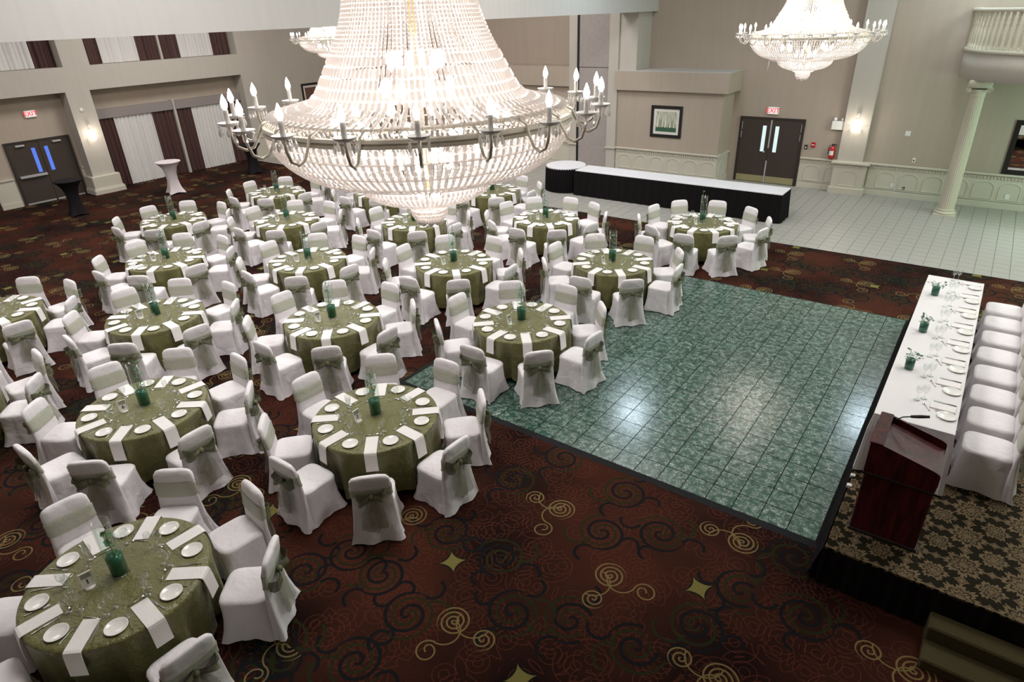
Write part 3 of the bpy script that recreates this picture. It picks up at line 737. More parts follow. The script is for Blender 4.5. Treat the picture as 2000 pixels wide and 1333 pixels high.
def floor_z(x, y): return DT if DX0 < x < DX1 and DY0 < y < DY1 else 0.
# ------------------------------------------------------------------ banquet chair
def rsq(hx, yf, yb, z, n=40, corner=5., flare=0., fold=0., ph=0.):
    cy, hy = (yf+yb)/2, (yf-yb)/2; out = []
    for j in range(n):
        a = 2*pi*j/n; c, s = cos(a), sin(a)
        k = 1/((abs(c)**corner+abs(s)**corner)**(1/corner))
        q = abs(sin(2*a))**5
        r = k*(1+flare*q)+fold*sin(9*a+ph)*(1-q*.5)
        out.append((hx*c*r, cy+hy*s*r, z))
    return out
def make_chair(seed, cover='chair_white'):
    rnd = random.Random(seed)
    root = link('banquet_chair', None)
    ph = rnd.uniform(0, 6)
    L = [rsq(.245, .235, -.235, .012, 40, 6, .22, .034, ph), rsq(.238, .23, -.235, .09, 40, 6, .12, .028, ph+.3), rsq(.228, .225, -.235, .22, 40, 6, .03, .014, ph+.6),
         rsq(.222, .222, -.235, .38, 40, 6, .0, .006, ph+.8), rsq(.227, .227, -.235, .440, 40, 5.5), rsq(.220, .221, -.23, .460, 40, 5), rsq(.19, .19, -.2, .472, 40, 4), rsq(.08, .08, -.1, .478, 40, 3)]
    obj('seat_cover', MB().loft(L, True, False, True), cover, root, True)
    def bl(z, w, y, t, fold=0., n=36, e=3.2, flare=0.):
        out = []
        for j in range(n):
            a = 2*pi*j/n; c, s = cos(a), sin(a); k = 1/((abs(c)**e+abs(s)**e)**(1/e))
            f = fold*sin(7*a+ph+z*5) if s < .2 else 0.
            out.append((w*c*k*(1+flare*max(0., -s)), y+(t+f)*s*k, z))
        return out
    B = [bl(.014, .272, -.278, .058, .024, e=7., flare=.17), bl(.14, .252, -.264, .050, .018, e=5., flare=.08), bl(.30, .236, -.252, .042, .012, e=4., flare=.02), bl(.46, .226, -.246, .036, .006), bl(.58, .216, -.252, .036), bl(.68, .211, -.262, .033),
         bl(.78, .216, -.276, .040), bl(.85, .209, -.287, .040), bl(.885, .184, -.292, .034), bl(.90, .140, -.295, .024), bl(.905, .08, -.296, .012)]
    obj('backrest_cover', MB().loft(B, True, False, True), cover, root, True)
    S = []
    for q, g in ((0, .004), (.08, .009), (.4, .006), (.7, .007), (.93, .009), (1, .004)):
        zf, zr = .585+.185*q, .635+.10*q
        lp = bl(zf, .2165+g, -.258, .035+g); S.append([(x, y-.10*(zf+(zr-zf)*(.5-.5*(y+.258)/.043)-.655), zf+(zr-zf)*max(0, min(1, .5-.5*(y+.258)/.043))) for x, y, _ in lp])
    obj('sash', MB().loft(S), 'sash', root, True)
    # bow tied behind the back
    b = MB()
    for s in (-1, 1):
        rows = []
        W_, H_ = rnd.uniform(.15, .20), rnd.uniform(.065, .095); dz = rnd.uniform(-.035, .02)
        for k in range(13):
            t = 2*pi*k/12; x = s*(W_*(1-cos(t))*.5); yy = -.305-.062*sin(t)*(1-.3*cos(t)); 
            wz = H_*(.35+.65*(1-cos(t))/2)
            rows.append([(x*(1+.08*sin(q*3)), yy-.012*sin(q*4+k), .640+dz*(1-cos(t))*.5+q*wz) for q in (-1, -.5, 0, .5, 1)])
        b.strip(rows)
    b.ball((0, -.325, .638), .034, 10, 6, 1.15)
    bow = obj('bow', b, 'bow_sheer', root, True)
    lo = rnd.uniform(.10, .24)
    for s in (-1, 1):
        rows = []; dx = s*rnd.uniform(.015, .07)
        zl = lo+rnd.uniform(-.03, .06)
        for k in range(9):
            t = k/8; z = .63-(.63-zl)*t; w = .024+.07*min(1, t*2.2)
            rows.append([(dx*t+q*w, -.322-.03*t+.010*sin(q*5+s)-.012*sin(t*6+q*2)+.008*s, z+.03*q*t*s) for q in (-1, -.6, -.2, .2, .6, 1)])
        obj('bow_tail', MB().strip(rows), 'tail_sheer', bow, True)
    return root
PROTO_C = [make_chair(s) for s in (1, 2, 3, 4, 5)]
used_proto = set()
def chair_at(x, y, z, rz, label, group):
    k = random.randrange(len(PROTO_C)); p = PROTO_C[k]
    o = p if k not in used_proto else copy_tree(p)
    used_proto.add(k)
    o.location = (x, y, z); o.rotation_euler = (0, 0, rz); tag(o, label, 'chair', group); return o

# ------------------------------------------------------------------ tableware prototypes (meshes shared by copies)
PLATE = MB().lathe([(.001, .006), (.058, .006), (.066, .009), (.088, .017), (.092, .018), (.092, .0145), (.066, .003), (.055, 0), (.001, 0)], 28).mesh('plate', 'china', True)
GOB = [(.033, 0), (.033, .003), (.010, .007), (.0045, .014), (.0045, .065), (.010, .075), (.027, .090), (.036, .115), (.037, .140), (.033, .172)]
WIN = [(.030, 0), (.030, .003), (.008, .007), (.004, .014), (.004, .080), (.009, .092), (.025, .105), (.031, .130), (.030, .155), (.026, .180)]
GOBLET = MB().lathe(GOB, 16, cap0=True).mesh('water_goblet', 'thin_glass', True)
WINE = MB().lathe(WIN, 16, cap0=True).mesh('wine_glass', 'thin_glass', True)
def fork_mesh():
    m = MB().tube([(0, 0, .003), (0, .05, .0045), (0, .11, .006), (0, .13, .005)], [.0055, .0045, .0028, .004], 6)
    m.box((-.011, .13, .003), (.011, .148, .006))
    for x in (-.0095, -.0032, .0032, .0095): m.box((x-.0016, .148, .003), (x+.0016, .185, .0055))
    return m.mesh('fork', 'cutlery')
def knife_mesh():
    m = MB().tube([(0, 0, .004), (0, .04, .005), (0, .09, .0045)], [.0055, .006, .0045], 6)
    m.loft([[(-.006, .09, .002), (.006, .09, .002), (.006, .09, .006), (-.006, .09, .006)], [(-.009, .15, .001), (.009, .15, .001), (.009, .15, .005), (-.009, .15, .005)], [(-.001, .215, .001), (.006, .215, .001), (.006, .215, .003), (-.001, .215, .003)]], True, True, True)
    return m.mesh('knife', 'cutlery')
def spoon_mesh():
    m = MB().tube([(0, 0, .003), (0, .05, .0045), (0, .12, .006)], [.0055, .004, .0028], 6)
    m.lathe([(.001, .002), (.012, .004), (.016, .007)], 12, (0, .14, 0)); return m.mesh('spoon', 'cutlery', True)
FORK, KNIFE, SPOON = fork_mesh(), knife_mesh(), spoon_mesh()
TR = .772      # cloth radius
TZ = .755      # cloth top
def napkin_mesh(seed):
    rnd = random.Random(seed); w = .071; path = [(.455, TZ+.004), (.56, TZ+.005), (.68, TZ+.005), (TR-.015, TZ+.005), (TR+.004, TZ+.0), (TR+.014, TZ-.02), (TR+.024, TZ-.10), (TR+.036, TZ-.22-rnd.uniform(0, .04))]
    sk = rnd.uniform(-.012, .012); loops = []
    for t in (-.003, .003):
        loops.append([])
    top = []; bot = []
    for k, (r, z) in enumerate(path):
        dx = sk*k/7
        n = (0, 1) if k < 4 else ((.7, .7) if k == 4 else (1, 0))
        top.append([(r+n[0]*.003, q*w+dx, z+n[1]*.003) for q in (-1, 0, 1)]); bot.append([(r-n[0]*.003, q*w+dx, z-n[1]*.003) for q in (1, 0, -1)])
    m = MB().loft([a+b for a, b in zip(top, bot)], True, True, True); return m.mesh('napkin', 'napkin')
NAPS = [napkin_mesh(s) for s in range(4)]
def cloth_mesh(seed):
    rnd = random.Random(seed); n = 96; ph = [rnd.uniform(0, 6.28) for _ in range(4)]
    def fold(a, k): return k*(.60*sin(13*a+ph[0]+.9*sin(2*a+ph[1]))+.32*sin(23*a+ph[2])+.18*sin(5*a+ph[3]))
    rings = []
    for r in (.001, .25, .5, .70): rings.append([(r*cos(2*pi*j/n), r*sin(2*pi*j/n), TZ) for j in range(n)])
    for r, z, k in ((TR-.02, TZ-.002, 0), (TR-.005, TZ-.010, 0), (TR, TZ-.03, .001), (TR-.012, .66, .020), (TR-.026, .50, .040), (TR-.034, .32, .056), (TR-.040, .16, .068), (TR-.042, .075, .074)):
        rings.append([((r+fold(2*pi*j/n, k))*cos(2*pi*j/n), (r+fold(2*pi*j/n, k))*sin(2*pi*j/n), z) for j in range(n)])
    return MB().loft(rings).mesh('tablecloth', 'olive_satin', True)
CLOTHS = [cloth_mesh(s) for s in range(4)]
TOP = MB().lathe([(.001, .70), (.755, .70), (.755, .748), (.001, .748)], 40).mesh('tabletop', 'grout')
LEG = MB().tube([(.42, .28, 0), (.40, .26, .35), (.40, .26, .70)], .016, 8).mesh('leg', 'metal')
# tall vase, green water, eucalyptus stem
VR, VH = .074, .60
VASE = MB().lathe([(.001, .0), (VR, .0), (VR, .02), (VR, VH*.5), (VR, VH), (VR-.004, VH), (VR-.004, .03)], 28).mesh('vase', 'vase_glass', True)
VWATER = MB().lathe([(.001, .012), (VR-.006, .012), (VR-.005, .16), (VR-.005, .205), (.001, .205)], 24).mesh('green_water', 'green_liquid', True)
LEAF = MB().add([(0, 0, 0), (.016, .012, .004), (.020, .03, .006), (.012, .046, .003), (0, .05, 0), (-.012, .046, .003), (-.020, .03, .006), (-.016, .012, .004), (0, .026, -.002)],
                [(0, 1, 8), (1, 2, 8), (2, 3, 8), (3, 4, 8), (4, 5, 8), (5, 6, 8), (6, 7, 8), (7, 0, 8)]).mesh('leaf', 'leaf')
def stem_thing(label, seed, loc, h, nl, lean, group):
    rnd = random.Random(seed); a = rnd.uniform(0, 6.28)
    t = thing('eucalyptus_stem', label, 'eucalyptus', loc, a, group)
    pts = [(lean*(k/6)**1.5, .012*sin(k), h*k/6) for k in range(7)]
    obj('stem', MB().tube(pts, .0035, 5), 'stem', t)
    for k in range(nl):
        f = .42+.6*k/nl; q = min(5.99, f*6); i = int(q); u = q-i
        p = [pts[i][c]*(1-u)+pts[min(6, i+1)][c]*u for c in range(3)]
        o = link('leaf', LEAF, t, p, (rnd.uniform(-.5, .6), rnd.uniform(-.5, .5), k*2.4)); s = rnd.uniform(.8, 1.3); o.scale = (s, s, s)
NUM_MESH = {}
def number_card(n, loc, rz, label):
    t = thing('table_number', label, 'table number', loc, rz, 'table number stands')
    obj('base', MB().lathe([(.001, 0), (.045, 0), (.045, .006), (.03, .012), (.001, .014)], 20), 'card', t, True)
    w, h, e = .052, .155, .009
    fr = MB().box((-w, -.006, .012), (-w+e, .006, h)).box((w-e, -.006, .012), (w, .006, h)).box((-w+e, -.006, .012), (w-e, .006, .012+e)).box((-w+e, -.006, h-e), (w-e, .006, h))
    obj('frame', fr, 'card', t, False, None, (-.16, 0, 0))
    c = obj('card', MB().box((-w+e, -.002, .012+e), (w-e, .003, h-e)), 'card', t, False, None, (-.16, 0, 0))
    obj('photo', MB().box((-w+e+.004, -.0035, .098), (w-e-.004, -.002, h-e-.003)), 'card_photo', c)
    link('number', text_mesh(str(n), .064, 'ink'), c, (0, -.0045, .060), (pi/2, 0, 0))

# ------------------------------------------------------------------ round tables
TABLES = {1: (-5.41, 1.18), 2: (-5.38, 4.28), 3: (-5.40, 7.46), 4: (-5.45, 10.60), 5: (-4.92, 13.92), 6: (-8.10, 2.76), 7: (-8.14, 5.90), 8: (-8.15, 9.00), 9: (-8.23, 12.46),
          10: (-10.85, 1.20), 11: (-10.85, 4.34), 12: (-10.86, 7.54), 13: (-10.85, 10.68), 14: (-11.0, 13.96), 15: (-13.55, 2.80), 16: (-13.57, 5.97), 17: (-13.75, 9.16),
          18: (-13.72, 12.35), 19: (-16.37, 7.66), 20: (-16.43, 10.80), 21: (-16.4, 13.95)}
PHR = {1: 'table one', 2: 'table two', 3: 'table three', 6: 'table six', 7: 'table seven', 11: 'table eleven', 4: 'table four beyond three', 5: 'table five before the buffet', 8: 'table eight beyond seven', 9: 'table nine before the buffet',
       10: 'table just past left edge', 12: 'table twelve beyond eleven', 13: 'table under chandelier tip', 14: 'table right of chandelier bowl', 15: 'table cut by left edge', 16: 'table sixteen beyond eleven',
       17: 'table seventeen beyond twelve', 18: 'table half behind chandelier bowl', 19: 'table at far left', 20: 'table in farthest row', 21: 'table hidden behind chandelier'}
POS8 = ['front', 'front right', 'right', 'back right', 'back', 'back left', 'left', 'front left']
ORD = ['front', 'second clockwise', 'third clockwise', 'fourth clockwise', 'fifth clockwise', 'sixth clockwise', 'seventh clockwise', 'eighth clockwise', 'ninth clockwise', 'tenth clockwise']
CH_OFF = {1: -3, 2: -1, 6: -4, 3: 0, 7: 1, 4: 0, 8: 1, 11: -2, 12: -2}
STEM = {1: (.50, .02), 2: (.58, .01), 3: (.58, .0), 4: (.56, .01), 5: (.72, .05), 6: (.62, -.09), 7: (.70, -.05), 8: (.74, .02), 9: (.78, .07), 11: (.46, .0), 12: (.68, .03), 16: (.72, .04), 17: (.50, .02), 14: (.7, .08)}
def inview(x, y, z, mx=60):
    a, b, d = project((x, y, z)); return d > 0 and -mx < a < 2000+mx and -mx < b < 1333+mx
for num, (cx, cy) in TABLES.items():
    ten = num in (5, 9); ns = 10 if ten else 8
    z0 = floor_z(cx, cy); ph = PHR[num]; rnd = random.Random(num*13)
    az = atan2(-cy, -cx)
    for _ in (0,):
        t = thing('banquet_table', 'round banquet table under olive satin cloth, ' + ph, 'table', (cx, cy, z0), 0, 'round banquet tables')
        link('tablecloth', CLOTHS[num % 4], t); link('tabletop', TOP, t)
        for k in range(4): link('leg', LEG, t, None, (0, 0, k*pi/2))
    base = (240 if num == 5 else 243) if ten else CH_OFF.get(num, -1)
    step = 2*pi/ns
    d0 = (radians(base)-az+pi) % (2*pi)-pi
    k0 = round(d0/step)
    for k in range(ns):
        th = radians(base)+k*step
        idx = (k0+k) % ns
        pos = (ORD[(-idx) % ns] if ten else POS8[idx])
        # chair
        ct = th+radians(rnd.uniform(-2.5, 2.5)); r = (1.125 if ten else 1.045)+rnd.uniform(-.01, .03)
        x, y = cx+r*cos(ct), cy+r*sin(ct)
        if inview(x, y, .6, 70):
            chair_at(x, y, floor_z(x, y), ct+pi/2+radians(rnd.uniform(-5, 5)), 'white covered chair with sage bow, %s of %s' % (pos, ph), 'covered chairs at round tables')
        if num == 10: continue
        nt = th+radians(-3+rnd.uniform(-2, 2))
        x, y = cx+.62*cos(nt), cy+.62*sin(nt)
        if not inview(x, y, .76, 20): continue
        def at(r, a, dz=TZ+.001): return (cx+r*cos(nt+a), cy+r*sin(nt+a), z0+dz)
        lab = lambda s: '%s, %s of %s' % (s, pos, ph)
        tag(link('napkin', NAPS[rnd.randrange(4)], None, (cx, cy, z0), (0, 0, nt)), lab('folded white napkin over table rim'), 'napkin', 'folded napkins on round tables')
        sp = step/2
        tag(link('bread_plate', PLATE, None, at(.615, -sp+radians(rnd.uniform(-1, 2)))), lab('small white bread plate'), 'plate', 'bread plates on round tables')
        tag(link('fork', FORK, None, at(.70, -radians(12), TZ), (0, 0, nt-radians(12)+pi/2+rnd.uniform(-.06, .06))), lab('silver fork'), 'fork', 'forks on round tables')
        tag(link('knife', KNIFE, None, at(.71, radians(9.5), TZ), (0, 0, nt+radians(9.5)+pi/2+rnd.uniform(-.06, .06))), lab('silver knife'), 'knife', 'knives on round tables')
        tag(link('spoon', SPOON, None, (at(.43, -radians(11), TZ)), (0, 0, nt+rnd.uniform(-.25, .25))), lab('silver dessert spoon'), 'spoon', 'dessert spoons on round tables')
        tag(link('water_goblet', GOBLET, None, at(.43, radians(13+rnd.uniform(-2, 2)))), lab('clear water goblet'), 'goblet', 'water goblets on round tables')
        tag(link('wine_glass', WINE, None, at(.37, radians(22+rnd.uniform(-2, 2)))), lab('clear wine glass'), 'wine glass', 'wine glasses on round tables')
    if num in (10,): continue
    if inview(cx, cy, 1.0, 0):
        vx, vy = cx-.03, cy+.035
        v = thing('glass_vase', 'tall clear cylinder vase with green water on ' + ph, 'vase', (vx, vy, z0+TZ+.001), 0, 'tall table vases')
        link('vase_wall', VASE, v); link('green_water', VWATER, v)
        h, lean = STEM.get(num, (.52, .02))
        stem_thing('leafy eucalyptus stem in the vase on ' + ph, num, (vx, vy, z0+TZ+.015), h, 7, lean, 'eucalyptus stems in tall vases')
        number_card(num, (cx-.09, cy-.20, z0+TZ+.001), pi/2+radians(-6+rnd.uniform(-8, 8)), 'white table number stand on ' + ph)

# ------------------------------------------------------------------ stage, head table, lectern
SX0, SX1, SY0, SY1, SZ = -.37, 3.6, 5.41, 12.25, .45
st = thing('stage', 'low black-skirted stage with floral carpet at right', 'stage', (0, 0, 0))
obj('platform', MB().box((SX0, SY0, SZ-.05), (SX1, SY1, SZ)), 'floral_carpet', st)
def pleated(path, z0, z1, pitch, amp, mat, name, parent, flare=.0):
    pts = []
    for (ax, ay), (bx, by) in zip(path[:-1], path[1:]):
        L = hypot(bx-ax, by-ay); n = max(2, int(L/pitch*4)); nx_, ny_ = (by-ay)/L, -(bx-ax)/L
        for i in range(n+(1 if (bx, by) == path[-1] else 0)):
            t = i/n; w = amp*(sin(i*pi/2)*.6+.4*sin(i*pi/2*.37+1)); pts.append((ax+(bx-ax)*t, ay+(by-ay)*t, nx_, ny_, w))
    rows = []
    for z, f in ((z1, .25), (z1-.06, .7), ((z0+z1)/2, 1.), (z0, 1.25)):
        rows.append([(x+nx_*(w*f+flare*(z1-z)/(z1-z0)), y+ny_*(w*f+flare*(z1-z)/(z1-z0)), z) for x, y, nx_, ny_, w in pts])
    return obj(name, MB().strip(rows), mat, parent, True)
pleated([(SX0-.012, SY1), (SX0-.012, SY0-.012)], .016, SZ-.012, .12, .012, 'black_cloth', 'skirt', st, .085)
pleated([(SX0-.012, SY0-.012), (SX1, SY0-.012)], .01, SZ-.012, .12, .014, 'black_cloth', 'skirt', st, .02)
for yy in (6.50, 6.70): obj('skirt_clip', MB().bbox((SX0-.02, yy-.025, SZ-.03), (SX0+.03, yy+.025, SZ+.008), .004), 'white_plastic', st)
sp = thing('stage_steps', 'olive carpeted steps against the near side of the stage', 'steps', (0, 0, 0))
obj('upper_step', MB().bbox((.57, 5.16, .0), (1.95, 5.37, .24), .015), 'olive_carpet', sp)
obj('lower_step', MB().bbox((.57, 4.90, .0), (1.95, 5.16, .10), .015), 'olive_carpet', sp)
# head table
HX0, HX1, HY0, HY1, HZ = -.335, .405, 6.86, 11.60, SZ+.75
ht = thing('head_table', 'long white clothed head table on the stage', 'table', (0, 0, 0))
obj('tabletop', MB().box((HX0+.02, HY0+.02, HZ-.04), (HX1-.02, HY1-.02, HZ-.006)), 'grout', ht)
for (x, y) in ((HX0+.1, HY0+.2), (HX1-.1, HY0+.2), (HX0+.1, HY1-.2), (HX1-.1, HY1-.2)): obj('leg', MB().tube([(x, y, SZ), (x, y, HZ-.04)], .018, 8), 'metal', ht)
def rect_cloth(x0, x1, y0, y1, z1, z0, amp, seed):
    rnd = random.Random(seed); n = 30; m_ = 120; P = []
    cx, cy, hx, hy = (x0+x1)/2, (y0+y1)/2, (x1-x0)/2, (y1-y0)/2
    per = [(-hx+2*hx*i/n, -hy, 0, -1) for i in range(n)]+[(hx, -hy+2*hy*i/m_, 1, 0) for i in range(m_)]+[(hx-2*hx*i/n, hy, 0, 1) for i in range(n)]+[(-hx, hy-2*hy*i/m_, -1, 0) for i in range(m_)]
    a, b = rnd.uniform(0, 6), rnd.uniform(0, 6)
    loops = []
    for s, z, f in ((.985, z1, 0), (1., z1-.004, 0), (1., z1-.02, .0), (1., (z0+z1)/2+.15, .5), (1., z0+.2, .85), (1., z0, 1.1)):
        lp = []
        for i, (x, y, nx_, ny_) in enumerate(per):
            u = x*2.2+y*1.7
            w = f*amp*(sin(u*9+a)+.6*sin(u*17+b))
            cflare = f*.05*max(0, 1-min(abs(abs(x)-hx)+abs(abs(y)-hy), .12)/.12)
            lp.append((cx+x*(1 if s == 1 else (hx-.012)/hx)+nx_*(w+.012*f)+(cflare if x > 0 else -cflare), cy+y*(1 if s == 1 else (hy-.012)/hy)+ny_*(w+.012*f)+(cflare if y > 0 else -cflare), z))
        loops.append(lp)
    return MB().loft(loops, True, True, False)
obj('tablecloth', rect_cloth(HX0, HX1, HY0, HY1, HZ, SZ+.02, .010, 4), 'white_linen', ht, False)
OR8 = ['nearest', 'second nearest', 'third nearest', 'fourth nearest', 'fifth nearest', 'sixth nearest', 'seventh nearest', 'farthest']
for k in range(8):
    y = 7.19+k*.588; o8 = OR8[k]
    chair_at(.735+random.uniform(-.01, .01), y+.14, SZ+.002, pi/2+radians(random.uniform(-2, 2)), 'white covered chair at head table, %s to the lectern' % o8, 'covered chairs at head table')
    lab = lambda s: '%s on head table, %s to the lectern' % (s, o8)
    zz = HZ+.002
    tag(link('dinner_plate', PLATE, None, (.30, y-.02, zz)), lab('white bread plate'), 'plate', 'plates on head table')
    nb = MB().bbox((.13, -.065, .0), (.37, .065, .012), .003)
    tag(obj('folded_napkin', nb, 'napkin', None, False, (0, y+.16, zz)), lab('flat folded white napkin'), 'napkin', 'napkins on head table')
    tag(link('knife', KNIFE, None, (.37, y+.265, zz), (0, 0, pi/2)), lab('silver knife'), 'knife', 'knives on head table')
    tag(link('fork', FORK, None, (.37, y+.075, zz), (0, 0, pi/2+.06)), lab('silver fork'), 'fork', 'forks on head table')
    tag(link('spoon', SPOON, None, (.14, y+.02, zz), (0, 0, .5)), lab('silver dessert spoon'), 'spoon', 'spoons on head table')
    tag(link('water_goblet', GOBLET, None, (.06, y+.26, zz)), lab('clear water goblet'), 'goblet', 'goblets on head table')
    tag(link('wine_glass', WINE, None, (.0, y+.19, zz)), lab('clear wine glass'), 'wine glass', 'wine glasses on head table')
SV = MB().lathe([(.001, 0), (.052, 0), (.054, .06), (.054, .165), (.050, .165), (.050, .02)], 22).mesh('vase_wall', 'vase_glass', True)
SVW = MB().lathe([(.001, .006), (.049, .006), (.050, .06), (.050, .13), (.001, .13)], 20).mesh('green_water', 'green_liquid', True)
for k, (px, py) in enumerate(((-.17, 8.10), (-.16, 9.28), (-.17, 10.72))):
    w = ['nearest the lectern', 'in the middle', 'farthest from the lectern'][k]
    v = thing('short_vase', 'short green water vase on head table, ' + w, 'vase', (px, py, HZ+.002), 0, 'short vases on head table')
    link('vase_wall', SV, v); link('green_water', SVW, v)
    p = thing('greenery_sprig', 'leafy sprigs in the short head table vase ' + w, 'sprig', (px, py, HZ+.012), k*1.3, 'sprigs on head table')
    sm = MB(); rnd = random.Random(k+50); ends = []
    for i in range(7):
        a = i*2*pi/7+.3; rr = rnd.uniform(.03, .10); h = rnd.uniform(.17, .225); ends.append((rr*cos(a), rr*sin(a), h))
        sm.tube([(0, 0, .0), (rr*.3*cos(a), rr*.3*sin(a), h*.6), ends[-1]], .002, 4)
    obj('stems', sm, 'stem', p)
    for e in ends:
        for q in range(3):
            o = link('leaf', LEAF, p, (e[0]+rnd.uniform(-.012, .012), e[1]+rnd.uniform(-.012, .012), e[2]-q*.018), (rnd.uniform(-.5, .5), rnd.uniform(-.5, .5), rnd.uniform(0, 6.28))); s = rnd.uniform(.6, .85); o.scale = (s, s, s)
# lectern
lt = thing('lectern', 'dark mahogany lectern standing at the near end of the stage', 'lectern', (0, 0, SZ))
LX0, LX1, LY0, LY1 = -.245, .335, 5.79, 6.38
obj('base_cabinet', MB().bbox((LX0+.01, LY0+.01, .03), (LX1-.0, LY1-.01, .70), .01), 'mahogany', lt)
obj('plinth', MB().bbox((LX0-.005, LY0-.005, 0), (LX1+.015, LY1+.005, .035), .008), 'black_frame', lt)
obj('reveal', MB().bbox((LX0-.005, LY0-.005, .695), (LX1+.012, LY1+.005, .72), .004), 'black_frame', lt)
def cheek(y0, y1):
    pr = [(LX0, .72), (LX1, .72), (LX1+.01, .80), (LX1+.008, .90), (LX1-.01, .925), (LX1-.05, .945), (LX0+.10, 1.055), (LX0, 1.055)]
    return MB().loft([[(x, y0, z) for x, z in pr], [(x, y1, z) for x, z in pr]], True, True, True)
obj('side_panel', cheek(LY0, LY0+.022), 'mahogany', lt); obj('side_panel', cheek(LY1-.022, LY1), 'mahogany', lt)
obj('front_panel', MB().box((LX0, LY0+.022, .72), (LX0+.022, LY1-.022, 1.055)), 'mahogany', lt)
obj('top_ledge', MB().bbox((LX0-.006, LY0-.006, 1.05), (LX0+.105, LY1+.006, 1.066), .005), 'mahogany', lt)
obj('reading_surface', MB().add([(LX0+.10, LY0+.022, 1.00), (LX1-.0, LY0+.022, .86), (LX1-.0, LY1-.022, .86), (LX0+.10, LY1-.022, 1.00), (LX0+.10, LY0+.022, .97), (LX1, LY0+.022, .83), (LX1, LY1-.022, .83), (LX0+.10, LY1-.022, .97)],
    [(0, 1, 2, 3), (7, 6, 5, 4), (0, 4, 5, 1), (1, 5, 6, 2), (2, 6, 7, 3), (3, 7, 4, 0)]), 'mahogany', lt)
mc = thing('gooseneck_microphone', 'black gooseneck microphone rising from the lectern', 'microphone', (LX0+.11, LY1-.06, SZ+1.0))
obj('neck', MB().tube([(0, 0, 0), (.02, .0, .05), (.07, .0, .10), (.14, .0, .13)], .006, 6), 'black_plastic', mc, True)
obj('windscreen', MB().tube([(.13, .0, .127), (.20, .0, .152), (.275, .0, .178)], [.014, .018, .014], 8), 'black_plastic', mc, True)

# ------------------------------------------------------------------ buffet table
bf = thing('buffet_table', 'long buffet table with white top and pleated black skirt', 'table', (0, 0, 0))
obj('top_cloth', MB().bbox((-10.25, 17.18, .72), (-4.08, 17.98, .765), .012), 'buffet_linen', bf)
pleated([(-4.07, 17.99), (-4.07, 17.17), (-10.26, 17.17)], .01, .74, .10, .022, 'black_cloth', 'skirt', bf, -.05)
pleated([(-10.26, 17.99), (-4.07, 17.99)], .01, .74, .10, .02, 'black_cloth', 'skirt', bf, -.03)
br = thing('round_end_table', 'round black-skirted table at the left end of the buffet', 'table', (-10.91, 17.72, 0))
obj('top_cloth', MB().lathe([(.001, .765), (.625, .765), (.635, .755), (.635, .72)], 40), 'buffet_linen', br, False)
sk = MB(); n = 200
sk.loft([[((.630+.022*f*sin(j*pi/2)+.02*f)*cos(2*pi*j/n), (.630+.022*f*sin(j*pi/2)+.02*f)*sin(2*pi*j/n), z) for j in range(n)] for z, f in ((.74, .2), (.66, .6), (.35, .9), (.01, 1.2))])
obj('skirt', sk, 'black_cloth', br, True)

# ------------------------------------------------------------------ cocktail tables
def cocktail(loc, mat, label):
    t = thing('cocktail_table', label, 'cocktail table', (*loc, 0), .6, 'stretch-covered cocktail tables')
    loops = []
    for z, r, sq in ((.02, .37, 1.), (.08, .33, .9), (.22, .25, .6), (.45, .185, .2), (.68, .18, .0), (.86, .23, .0), (.98, .315, .0), (1.045, .385, .0)):
        lp = []
        for j in range(40):
            a = 2*pi*j/40; c, s = abs(cos(a)), abs(sin(a))
            k = 1-sq*.38*abs(sin(2*a))**.8
            lp.append((r*k*cos(a), r*k*sin(a), z+.035*sq*abs(sin(2*a)) if z < .1 else z))
        loops.append(lp)
    obj('stretch_cover', MB().loft(loops), mat, t, True)
    obj('top', MB().lathe([(.001, 1.07), (.385, 1.07), (.392, 1.06), (.385, 1.045), (.001, 1.045)], 40), mat, t)
cocktail((-22.33, 10.80), 'white_spandex', 'white stretch-covered cocktail table before the sheer curtains')
cocktail((-22.42, 7.72), 'black_spandex', 'black stretch-covered cocktail table before the left door')
cocktail((-22.6, 14.1), 'black_spandex', 'black stretch-covered cocktail table beside the farther window')

# ------------------------------------------------------------------ chandeliers
def bead(c, d, r, L):
    # faceted bead: hexagonal bipyramid-like prism along direction d
    d = Vector(d).normalized(); a = d.cross(Vector((0, 1, 0)))
    a = a.normalized() if a.length > 1e-4 else Vector((1, 0, 0)); b = d.cross(a); c = Vector(c)
    return c, d, a, b
def add_bead(m, c, d, r, L, k=5, flat=1.):
    c, d, a, b = bead(c, d, r, L)
    loops = [[tuple(c+d*(L*t)+(a*cos(2*pi*j/k)*flat+b*sin(2*pi*j/k))*r*s) for j in range(k)] for t, s in ((-.5, .35), (-.34, 1), (.34, 1), (.5, .35))]
    m.loft(loops, True, True, True)
def sample(prof, step):
    # walk a radius/height polyline (smoothed) at steps; step may depend on height
    P = []
    for i in range(len(prof)-1):
        p0 = prof[max(0, i-1)]; p1 = prof[i]; p2 = prof[i+1]; p3 = prof[min(len(prof)-1, i+2)]
        for k in range(16):
            t = k/16
            P.append(tuple(.5*((2*p1[c])+(-p0[c]+p2[c])*t+(2*p0[c]-5*p1[c]+4*p2[c]-p3[c])*t*t+(-p0[c]+3*p1[c]-3*p2[c]+p3[c])*t**3) for c in (0, 1)))
    P.append(prof[-1])
    out = []; acc = 0; need = 0
    for a, b in zip(P[:-1], P[1:]):
        L = hypot(b[0]-a[0], b[1]-a[1]); u = 0
        while acc+L-u >= need and L > 0:
            u += need-acc; acc = 0; t = u/L
            p = (a[0]+(b[0]-a[0])*t, a[1]+(b[1]-a[1])*t); s = step(p[1])
            out.append((p, ((b[0]-a[0])/L, (b[1]-a[1])/L), s)); need = s
            if u > L: break
        acc += L-u
    return out
